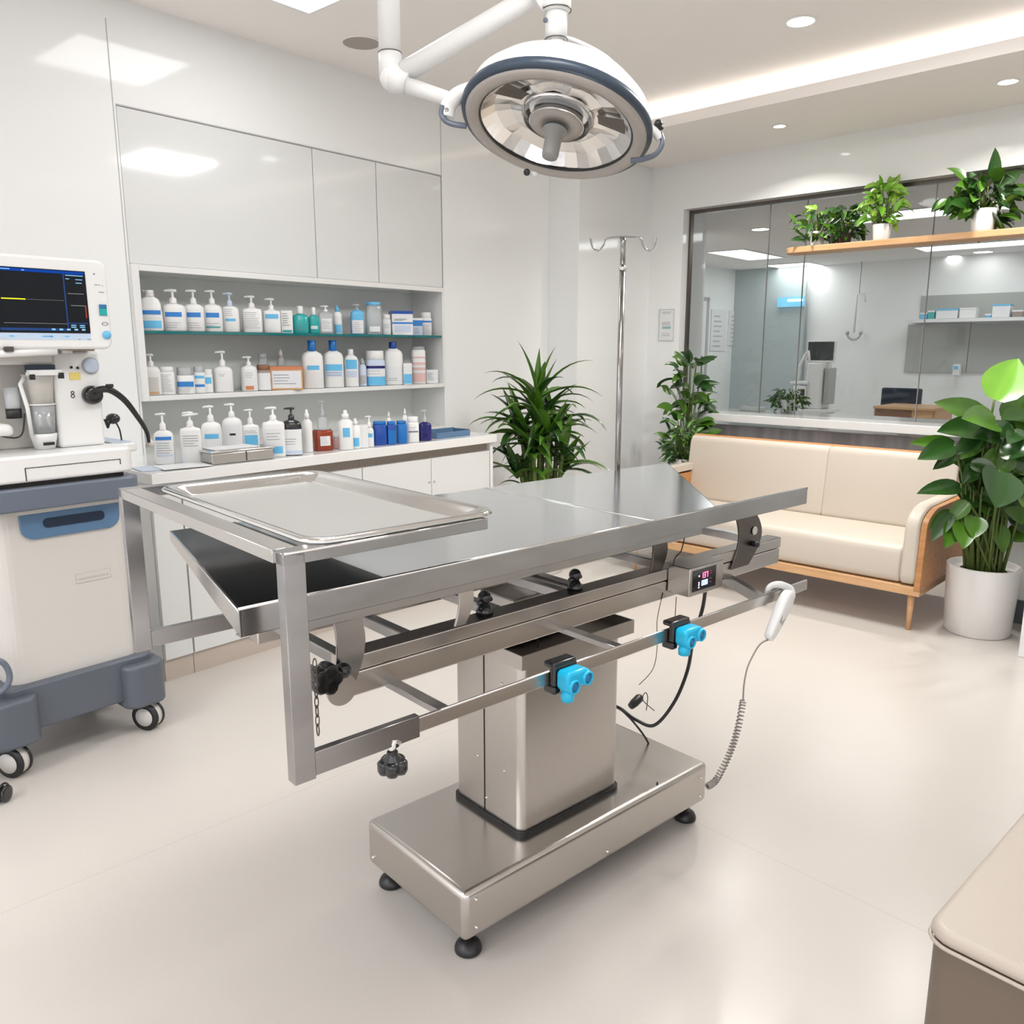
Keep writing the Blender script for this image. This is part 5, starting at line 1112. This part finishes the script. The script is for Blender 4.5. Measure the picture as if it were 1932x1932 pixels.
# rolling stool foot at the bottom left corner
q = P(8, 1512, 0)
st = thing('rolling_stool', 'rolling stool with black casters, only one chrome foot in view at the lower left', 'stool', q + V((-.33, -.12, 0)), 0)
cx_, cy_ = .33, .12
for i in range(5):
    a = math.atan2(cy_, cx_)+i*2*PI/5; d_ = V((math.cos(a), math.sin(a), 0)); r_ = math.hypot(cx_, cy_)
    lg = MB().tube([d_*.02+V((0,0,.11)), d_*r_*.6+V((0,0,.095)), d_*(r_-.015)+V((0,0,.075))], [.018, .015, .012], 10).build('leg', 'steelp', st)
    ms = Matrix.Translation(d_*r_ + V((0,0,.028))) @ Matrix.Rotation(a+1.2, 4, 'Z') @ Ry
    c_ = MB()
    for s_ in (-.016, .006): c_.lathe([(.018, s_), (.027, s_+.001), (.028, s_+.005), (.027, s_+.009), (.018, s_+.010)], 20, ms)
    c_.lathe([(.02, -.006), (.02, .006)], 16, ms); c_.torus((0,0,0), .032, .004, 16, 6, ms, -.3, PI+.3); c_.build('caster', 'blackgloss', st)
MB().tube([(0,0,.08), (0,0,.46)], .022, 14).build('gas_post', 'steelp', st); MB().lathe([(.17, .46), (.185, .475), (.185, .51), (.16, .535), (1e-6, .54)], 32).build('seat', 'black', st)

# ================================================================ SOFA
sxa, sxb = .88, 2.74; sy0, sy1 = -1.52, -.72
so = thing('sofa', 'cream leather two seat sofa with honey oak frame and slim wooden legs', 'sofa', BW((sxa+sxb)/2, (sy0+sy1)/2, 0), BR)
OS = V(((sxa+sxb)/2, (sy0+sy1)/2, 0))
def sp(mb, name, m, parent=None, **k): return mb.build(name, m, parent or so, off=OS, **k)
aw = .105
# profile lofted cushions
def cushion_x(prof, x0, x1, rnd=.02):
    m = MB(); xs_ = [(x0, rnd), (x0+rnd*.4, rnd*.25), (x0+rnd, 0), (x1-rnd, 0), (x1-rnd*.4, rnd*.25), (x1, rnd)]; cy = sum(p[0] for p in prof)/len(prof); cz_ = sum(p[1] for p in prof)/len(prof)
    lps = []
    for x, ins in xs_:
        lp_ = []
        for y, z in prof:
            dx, dz = cy-y, cz_-z; l_ = math.hypot(dx, dz) or 1; lp_.append((x, y+dx/l_*ins, z+dz/l_*ins))
        lps.append(lp_)
    loft(m, lps); n = len(prof); m.add(lps[0], [tuple(range(n))]); m.add(lps[-1], [tuple(range(n))]); return m
def rpoly(pts, r, n=4):
    out = []; N = len(pts)
    for i in range(N):
        a, b, c = V((*pts[i-1], 0)), V((*pts[i], 0)), V((*pts[(i+1) % N], 0)); u = (a-b).normalized(); v = (c-b).normalized(); rr = min(r, (a-b).length*.45, (c-b).length*.45)
        p0, p2 = b+u*rr, b+v*rr
        for k in range(n+1): t = k/n; q_ = p0*(1-t)**2 + b*2*t*(1-t) + p2*t*t; out.append((q_.x, q_.y))
    return out
seat = rpoly([(sy0+.02, .245), (sy1-.14, .245), (sy1-.14, .425), (sy0+.025, .445)], .045)
st_ = sp(cushion_x(seat, sxa+aw, sxb-aw), 'seat_cushion', 'leather')
xm = (sxa+sxb)/2 + .12
back = rpoly([(sy1-.16, .40), (sy1-.03, .40), (sy1-.0, .843), (sy1-.10, .857)], .045)
sp(cushion_x(back, sxa+aw*.6, xm-.0005, .012), 'back_cushion', 'leather'); sp(cushion_x(back, xm+.0005, sxb-aw*.6, .012), 'back_cushion', 'leather')
sp(MB().prism_x([(sy1-.03, .20), (sy1+.012, .20), (sy1+.034, .846), (sy1+.008, .856), (sy1-.012, .846)], sxa+.03, sxb-.03), 'back_frame', 'orangewood', bevel=.004)
sp(MB().box(sxa, sxb, sy0+.012, sy1, .195, .243), 'base_rail', 'wooden', bevel=.004)
for x, s_ in ((sxa, 1), (sxb, -1)):
    armp = rpoly([(sy0, .245), (sy1-.0, .245), (sy1-.0, .66), (sy0+.16, .655), (sy0+.02, .60)], .06)
    if s_ > 0: armp = rpoly([(sy0, .60), (sy1-.0, .62), (sy1-.0, .66), (sy0+.16, .655), (sy0+.02, .62)], .02); sp(MB().box(x+.032, x+aw-.004, sy0+.02, sy1-.02, .245, .60), 'arm_core', 'orangewood', bevel=.004)
    xi0, xi1 = (x+.032, x+aw) if s_ > 0 else (x-aw, x-.032)
    sp(cushion_x(armp, xi0, xi1, .015), 'arm_pad', 'leather')
    woodp = rpoly([(sy0+.005, .197), (sy1, .197), (sy1, .645), (sy0+.16, .64), (sy0+.035, .588)], .05)
    xo0, xo1 = (x, x+.031) if s_ > 0 else (x-.031, x)
    sp(MB().prism_x(woodp, xo0, xo1), 'arm_panel', 'orangewood', bevel=.003)
for x in (sxa+.07, sxb-.05):
    for y in (sy0+.05, sy1-.05): sp(MB().lathe([(.011, 0), (.018, .197)], 14, c=(x, y, 0)), 'leg', 'wooden')

# ottoman bench at the bottom right
zo = .43; oc = P(1743, 1742, zo)
o_az = math.radians(47.5); ox = V((math.sin(o_az), math.cos(o_az), 0)); orz = math.atan2(ox.y, ox.x)
MOt = Matrix.Translation(V((oc.x, oc.y, 0))) @ Matrix.Rotation(orz, 4, 'Z')
ot = thing('ottoman_bench', 'taupe leather bench with piped seam, cropped at the bottom right corner', 'bench', MOt @ V((.75, -.36, 0)), orz); OO = V((.75, -.36, 0))
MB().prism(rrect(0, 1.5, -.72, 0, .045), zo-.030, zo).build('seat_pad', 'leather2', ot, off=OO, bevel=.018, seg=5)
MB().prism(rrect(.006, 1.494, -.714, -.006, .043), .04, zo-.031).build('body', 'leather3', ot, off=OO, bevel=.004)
pp2 = rrect(.0, 1.5, -.72, .0, .045, 6); MB().tube([(p[0], p[1], zo-.030) for p in pp2+pp2[:1]], .004, 8, cap=False).build('piping', 'leather2', ot, off=OO)
for x in (.08, 1.42):
    for y in (-.64, -.08): MB().lathe([(.02, 0), (.022, .041)], 12, c=(x, y, 0)).build('foot', 'black', ot, off=OO)
MB().box(.62, .6225, -.70, -.02, zo-.001, zo+.0006).build('seat_seam', 'leather3', ot, off=OO)

# white tall cabinet at the right edge
q = P(1918, 1241, 0)
MC = Matrix.Translation(q) @ Matrix.Rotation(BR, 4, 'Z')
t = thing('tall_white_cabinet', 'tall glossy white cabinet cut off by the right edge of the photo', 'cabinet', MC @ V((.3, .24, 0)), BR)
MB().box(-.3, .3, -.22, .22, .0, 2.2).build('carcass', 'whitegloss', t, bevel=.004); MB().box(-.28, .28, -.235, -.222, .08, 2.18).build('door', 'whitegloss', t, bevel=.002); MB().tube([(-.22,-.26,.9), (-.22,-.26,1.15)], .006, 8).build('handle', 'steelp', t)
# notice on the pillar
a = onB(1245, 584, 0); b = onB(1271, 643, 0)
t = thing('pillar_notice', 'small printed notice with pale teal block on the white pillar left of the glass', 'notice', BW((a.x+b.x)/2, 0, b.z), BR); W_, H_ = (b.x-a.x)/2, a.z-b.z
MB().box(-W_, W_, -.006, -.001, 0, H_).build('sheet', 'paper', t, bevel=.001); MB().box(-W_*.55, W_*.6, -.0072, -.0061, H_*.38, H_*.46).build('teal_block', mat('soft_teal', (.32,.50,.50), .6, noise=.05), t)
q = MB()
for e_ in ((-W_, W_, 0, .004), (-W_, W_, H_-.004, H_), (-W_, -W_+.004, 0, H_), (W_-.004, W_, 0, H_)): q.box(e_[0], e_[1], -.0072, -.0061, e_[2], e_[3])
for f_, w_ in ((.90, .6), (.86, .5), (.58, .55), (.54, .5), (.50, .55), (.22, .45), (.16, .5)): q.box(-W_*.6, W_*w_, -.0072, -.0061, H_*f_, H_*(f_+.018))
q.build('printed_lines', 'greyline', t)
# white desk phone-like box on counter end
t = thing('white_tissue_box', 'low white box standing on the left end of the reception counter', 'box', BW(.82, .30, cz+.001), BR); MB().box(-.09, .09, -.05, .05, 0, .03).build('carton', 'white', t, bevel=.004); MB().box(-.04, .04, -.02, .02, .0301, .032).build('slot', 'greyline', t)
t = thing('white_paper_stack', 'white stack of papers on the reception counter near the big plant', 'paper', BW(2.60, .28, cz+.001), BR); MB().box(-.16, .16, -.1, .1, 0, .03).build('sheets', 'paper', t); MB().box(-.05, .22, -.08, .12, .0305, .037).build('folder', 'cream', t)

# ================================================================ PLANTS
def leaf(mb, base, d, L, W, droop=.5, fold=.25, up=V((0,0,1)), kind='lance', n=7, twist=0):
    d = V(d).normalized(); p = V(base); seg = L/n; pts = [p.copy()]; dirs = [d.copy()]
    for i in range(n):
        d = (d + V((0,0,-1))*droop/n*(0.4+1.2*i/n)).normalized(); p = p + d*seg; pts.append(p.copy()); dirs.append(d.copy())
    vs = []
    for i in range(n+1):
        t = i/n
        if kind == 'lance': w = W*math.sin(PI*min(1, (t*.92+.08))**.75)
        elif kind == 'broad': w = W*(math.sin(PI*(t*.95+.05)**.72))**.8
        else: w = W*(math.sin(PI*(t*.94+.06)))**.6
        if i == n: w = 0
        dd = dirs[i]; side = dd.cross(up); side = side.normalized() if side.length > 1e-3 else V((1,0,0))
        if twist: side = (Matrix.Rotation(twist, 3, dd) @ side)
        nrm = side.cross(dd).normalized()
        lift = nrm*(w*fold)
        vs += [pts[i]-side*w/2+lift, pts[i]-side*w*.25+lift*.35, pts[i], pts[i]+side*w*.25+lift*.35, pts[i]+side*w/2+lift]
    fs = [(i*5+k, i*5+k+1, i*5+k+6, i*5+k+5) for i in range(n) for k in range(4)]
    mb.add(vs, fs, True)
def pot(t, r, h, m='pot', taper=.9, z0=0):
    p_ = MB().lathe([(r*taper*.96, z0), (r*taper, z0+.008), (r, z0+h-.004), (r-.004, z0+h), (r-.014, z0+h-.002), (r-.018, z0+h-.03)], 40); o = p_.build('pot', m, t)
    MB().lathe([(r-.016, z0+h-.034), (r*.5, z0+h-.028), (1e-6, z0+h-.024)], 24).build('soil', 'soil', o); return o
# 1 cane plant behind the table
q = Q(1018, 1100, 5.32); 
t = thing('dracaena_plant', 'tall arching strap leaved green plant behind the operating table near the worktop', 'plant', (q.x, 5.32, 0), 0)
pot(t, .17, .40)
sm, lf, lf2 = MB(), MB(), MB()
heads = [(-.02,.0,1.16,1), (.13,.05,1.02,0), (-.15,.04,1.02,0), (.05,-.08,.92,0), (-.07,-.06,.88,0), (.16,-.02,.80,0), (-.17,.0,.78,0), (.0,.06,1.08,0), (.07,.0,1.0,0), (-.1,.0,.95,0)]
for i, (x, y, z, tp_) in enumerate(heads):
    sm.tube(smooth([(x*.5, y*.5, .36), (x*.7+.01, y*.7, .36+(z-.36)*.5), (x*.9, y*.9, z)], 4), [.020]*4+[.016]*4+[.011], 8)
    n_ = 13 if not tp_ else 12
    for k in range(n_):
        a = 2*PI*k/n_*1.618+i; el_ = R.uniform(.15, 1.1) if not tp_ else R.uniform(.35, 1.35)
        L_ = R.uniform(.27, .42)*(1.0 if tp_ else .95); d_ = V((math.cos(a)*math.cos(el_)*1.15, math.sin(a)*math.cos(el_)*.8, math.sin(el_)))
        leaf(lf if k % 3 else lf2, (x*.9, y*.9, z-.05+R.uniform(-.12, .04)), d_, L_, R.uniform(.050, .075), droop=R.uniform(1.0, 2.2) if el_ < .9 else R.uniform(.2, .8), fold=.22, n=8)
for k in range(16):
    a = R.uniform(0, 6.28); z = R.uniform(.45, .72); leaf(lf2, (.1*math.cos(a), .06*math.sin(a), z), (math.cos(a)*.8, math.sin(a)*.6, .7), R.uniform(.18, .3), .035, droop=R.uniform(1.2, 2.4), n=7)
for a, el_, L_ in ((2.1, 1.15, .40), (1.0, 1.2, .36), (.7, .9, .46), (2.5, .8, .42), (.3, .55, .45), (2.8, .5, .45), (1.5, 1.35, .33)):
    leaf(lf, (-.02, -.02, 1.13), (math.cos(a)*math.cos(el_), -.2*math.cos(el_), math.sin(el_)), L_, .052, droop=.9 if el_ > 1 else 1.3, n=9)
sm.build('canes', 'stem', t); lf.build('foliage', 'leaf', t); lf2.build('foliage_dark', 'leafd', t)

def target_plant(name, label, base, pr, ph, leaves, mats, group=None, potz=0, zmin=0, nstem=0, kind='broad', hide_pot=False, spread=.45):
    t = thing(name, label, 'plant', base, 0, group); b0 = V(base)
    if not hide_pot: pot(t, pr, ph)
    sm = MB(); mbs = {m: MB() for m in mats}
    for (p, d, L, W, dr, mi_) in leaves:
        p = V(p)-b0; a = R.uniform(0, 6.28); s0 = V((pr*spread*math.cos(a), pr*spread*math.sin(a), ph-.03 if not hide_pot else zmin))
        mid_ = s0.lerp(p, .55) + V((0, 0, .12*(p.z-s0.z)))
        sm.tube(smooth([s0, mid_, p], 4), [.0055 if W > .08 else .0035]*9, 6)
        leaf(mbs[mats[mi_]], p, d, L, W, droop=dr, fold=.16, kind=kind, n=7, up=V((R.uniform(-.35, .35), -1, R.uniform(.3, .8))))
    for i in range(nstem):
        a = R.uniform(0, 6.28); sm.tube([(pr*.5*math.cos(a), pr*.5*math.sin(a), ph-.03), (pr*.75*math.cos(a), pr*.6*math.sin(a), ph+.22), (pr*.9*math.cos(a), pr*.8*math.sin(a), ph+.42)], [.009, .007, .004], 7)
    sm.build('stems', 'stem', t)
    for k_, m in enumerate(mats):
        if mbs[m].f: mbs[m].build('foliage' if k_ == 0 else 'foliage_tint', m, t)
    return t
# 2 large plant at right with white pot: hand placed big leaves (pixel tip direction on the photo turned into real directions)
pb = P(1848, 1205, 0); pb.y += .12; pb.x += .05
YP = pb.y
def wl_(px, py, dy=0): return Q(px, py, YP+dy)
big = []
def bl2(px0, py0, px1, py1, w, dy0=0, dy1=0, mi_=0, dr=.15):
    a, b = wl_(px0, py0, dy0), wl_(px1, py1, dy1); big.append((a, b-a, (b-a).length, w*YP/1580, dr, mi_))
bl2(1876, 754, 1922, 676, 78, -.05, -.02, 2, .02)      # top bright leaf
bl2(1862, 790, 1764, 752, 48, 0, -.05, 0); bl2(1880, 800, 1815, 782, 60, -.1, -.25, 0); bl2(1858, 812, 1768, 806, 52, -.05, -.2, 1)
bl2(1800, 838, 1716, 830, 30, 0, -.05, 0); bl2(1800, 840, 1730, 862, 44, -.05, -.12, 1); bl2(1810, 850, 1758, 884, 28, 0, 0, 1)
bl2(1812, 920, 1730, 918, 34, -.1, -.2, 1, .3); bl2(1885, 888, 1878, 958, 88, -.2, -.32, 1, .1); bl2(1895, 790, 1932, 742, 46, .05, .05, 0)
bl2(1890, 800, 1955, 790, 60, -.05, -.1, 0); bl2(1890, 840, 1950, 850, 70, -.1, -.2, 1); bl2(1905, 890, 1960, 900, 80, 0, -.1, 1)
bl2(1860, 850, 1800, 868, 70, 0, 0, 1); bl2(1880, 850, 1850, 905, 80, 0, 0, 1); bl2(1850, 880, 1820, 930, 60, .05, .05, 1); bl2(1900, 930, 1932, 990, 60, -.05, -.1, 0, .2)
bl2(1800, 972, 1752, 990, 36, -.05, -.12, 0, .4); bl2(1800, 985, 1782, 1032, 38, -.1, -.2, 0, .2); bl2(1815, 985, 1818, 1035, 44, -.12, -.22, 0, .2); bl2(1840, 975, 1836, 1015, 44, -.12, -.2, 0, .2)
bl2(1795, 968, 1755, 1020, 30, -.1, -.15, 1); bl2(1860, 960, 1820, 960, 40, 0, -.05, 0); bl2(1880, 990, 1895, 1045, 40, -.05, -.1, 0); bl2(1900, 1000, 1940, 1020, 44, 0, -.05, 0)
bl2(1830, 940, 1812, 972, 28, .0, -.05, 0)
bl2(1905, 960, 1945, 1010, 50, 0, -.05, 1); bl2(1860, 830, 1900, 815, 60, .1, .1, 1)
for k in range(48):
    px = R.uniform(1815, 1930); py = R.uniform(790, 960); a = R.uniform(0, 6.28); L_ = R.uniform(.12, .20)
    big.append((wl_(px, py, R.uniform(-.12, .10)), V((math.cos(a), -.4+.6*math.sin(a), R.uniform(-.6, .3))), L_, L_*.62, .5, R.choice((0, 1, 1, 1))))
target_plant('potted_plant', 'large glossy broad leaved plant in a white cylindrical pot beside the sofa', pb, .172, .36, big, ['leaf', 'leafd', 'leafb'], nstem=14)
# 3 plants at the left end of the sofa
def rnd_plant(name, label, base, pr, ph, n, zr, rad, L, mats, group=None, kind='broad', el=(-.2, 1.2), pm='pot', wfac=.45, ysc=.8, hide=False, taper=.85, top=None):
    t = thing(name, label, 'plant', base, 0, group)
    if not hide: pot(t, pr, ph, pm, taper)
    sm = MB(); mbs = [MB() for _ in mats]
    for i in range(n):
        a = R.uniform(0, 6.28); f_ = R.random()**.6; z = ph+zr[0]+(zr[1]-zr[0])*R.random(); rr = rad*f_*(1-.45*abs(2*(z-ph-zr[0])/(zr[1]-zr[0]+1e-6)-.9))
        p = V((rr*math.cos(a), rr*math.sin(a)*ysc, z)); e = R.uniform(*el); d_ = V((math.cos(a)*math.cos(e), math.sin(a)*math.cos(e), math.sin(e))); l_ = L*R.uniform(.7, 1.25)
        if i % 3 == 0: sm.tube([(pr*.3*math.cos(a), pr*.3*math.sin(a), max(ph-.03, 0.0)), (p.x*.6, p.y*.6, (ph+z)/2), tuple(p)], [.004, .003, .002], 5)
        leaf(mbs[R.randrange(len(mats))], p, d_, l_, l_*wfac, droop=R.uniform(.3, 1.3), fold=.2, kind=kind, n=6, up=V((R.uniform(-.6, .6), R.uniform(-1.1, .1), R.uniform(.3, 1))))
    if top:
        for (x, y, z, dx, dy, dz, l_, w_) in top: leaf(mbs[0], (x, y, z), (dx, dy, dz), l_, w_, droop=.3, kind=kind, n=7, up=V((.2, -1, .4))); sm.tube([(0, 0, z*.6), (x, y, z)], .004, 5)
    sm.build('stems', 'stem', t)
    for k_, m in enumerate(mats): mbs[k_].build('foliage' if k_ == 0 else 'foliage_tint', m, t)
    return t
q = Q(1300, 800, 6.35)
rnd_plant('tall_leafy_plant', 'tall dark green leafy plant standing against the pillar behind the sofa arm', (q.x+.01, 6.45, 0), .13, .45, 105, (.15, .92), .17, .14, ['leafd', 'leaf'], top=[(0,0,1.35,-.3,-.2,1,.12,.055), (.05,0,1.33,.9,-.3,.5,.17,.06), (.08,0,1.18,1,-.2,.15,.16,.05), (.1,0,1.05,.8,-.2,-.5,.15,.06)])
q = Q(1291, 800, 6.15)
rnd_plant('bushy_plant', 'low bushy green plant in a tall white planter beside the left sofa arm', (q.x, 6.15, 0), .075, .64, 150, (-.02, .24), .17, .085, ['leaf', 'leafd'], kind='lance', wfac=.35, el=(-.5, 1.0), taper=.7)
# 4 wooden plant shelf and shelf plants
sz_ = onB(1484, 474, -.12); 
shx0 = sz_.x; shz = 2.148
t = thing('plant_shelf', 'long light oak shelf with rounded end mounted high on the glass wall', 'shelf', BW(shx0+1.2, -.05, shz-.04), BR)
sp_ = [(p[0], p[1]) for p in rrect(-1.2, 3.4, -.14, .06, .09)]
MB().prism(sp_, 0, .04).build('board', 'wooden', t, bevel=.004)
br_m = MB(); [br_m.box(x-.01, x+.01, .06, .148, .008, .03) for x in (-.9, .1, 1.1, 2.1)]; br_m.build('brackets', 'steelp', t)
def shelf_plant(px, lab, pr, ph, n, zr, rad, L, mats, **k):
    q = onB(px, 455, -.09); return rnd_plant('shelf_plant', lab, BW(q.x, -.09, shz+.001), pr, ph, n, zr, rad, L, mats, group='pot plants on the oak shelf', ysc=.55, **k)
shelf_plant(1541, 'leftmost trailing green pot plant on the oak shelf in a half hidden white pot', .052, .10, 90, (-.06, .17), .17, .085, ['leaf', 'leafy', 'leafd'], el=(-.8, 1.0))
shelf_plant(1592, 'dark green bushy plant between the two small white pots on the oak shelf', .05, .07, 90, (-.02, .16), .14, .075, ['leafd', 'leaf'], el=(-.9, .9), pm='soil')
shelf_plant(1662, 'yellow green variegated plant in a small white pot on the oak shelf', .058, .105, 110, (-.01, .25), .13, .085, ['leafy', 'leafb'], el=(-.6, 1.4))
shelf_plant(1851, 'large dark leaved plant in the biggest white pot at the right of the oak shelf', .072, .135, 105, (-.08, .20), .24, .115, ['leafd', 'leaf'], el=(-.9, .9), wfac=.6, top=[(0,-.02,.28,-.05,-.2,1,.20,.10), (.05,0,.25,.8,-.1,.7,.18,.09), (.1,-.05,.22,1,-.2,.1,.15,.05), (-.06,-.02,.22,-.7,-.2,.6,.15,.08)])
# 5 counter plant
q = onB(1484, 776, .30)
rnd_plant('counter_plant', 'small dark green flowering plant in a round white pot on the reception counter', BW(q.x, .30, cz+.001), .055, .10, 130, (-.08, .07), .17, .05, ['leafd', 'leaf'], el=(-1.0, .8), kind='broad', group=None)

# ================================================================ LIGHT + WORLD
def area(name, loc, rotd, sx, sy, e, c=(1, .98, .95)):
    l = bpy.data.lights.new(name, 'AREA'); l.shape = 'RECTANGLE'; l.size = sx; l.size_y = sy; l.energy = e; l.color = c
    o = bpy.data.objects.new(name, l); col.objects.link(o); o.location = loc; o.rotation_euler = rotd; return o
w = bpy.data.worlds.new('world'); bpy.context.scene.world = w; w.use_nodes = True; t = w.node_tree; b = t.nodes['Background']; b.inputs[0].default_value = (.96, .96, 1, 1); b.inputs[1].default_value = 1
tcw = nd(t, 'ShaderNodeTexCoord'); sx_ = nd(t, 'ShaderNodeSeparateXYZ'); t.links.new(tcw.outputs['Generated'], sx_.inputs[0])
mrw = nd(t, 'ShaderNodeMapRange'); mrw.interpolation_type = 'SMOOTHSTEP'; mrw.inputs[1].default_value = -.05; mrw.inputs[2].default_value = .55; mrw.inputs[3].default_value = .75; mrw.inputs[4].default_value = 3.3
t.links.new(sx_.outputs['Z'], mrw.inputs[0]); t.links.new(mrw.outputs[0], b.inputs[1])
sc = bpy.context.scene
sc.view_settings.view_transform = 'Standard'; sc.view_settings.look = 'None'; sc.view_settings.exposure = EXPO; sc.view_settings.gamma = 1
sc.cycles.max_bounces = 10; sc.cycles.transparent_max_bounces = 16; sc.cycles.glossy_bounces = 5; sc.cycles.diffuse_bounces = 4; sc.cycles.caustics_reflective = False; sc.cycles.caustics_refractive = False
sc.cycles.use_denoising = True; sc.cycles.sample_clamp_indirect = 4
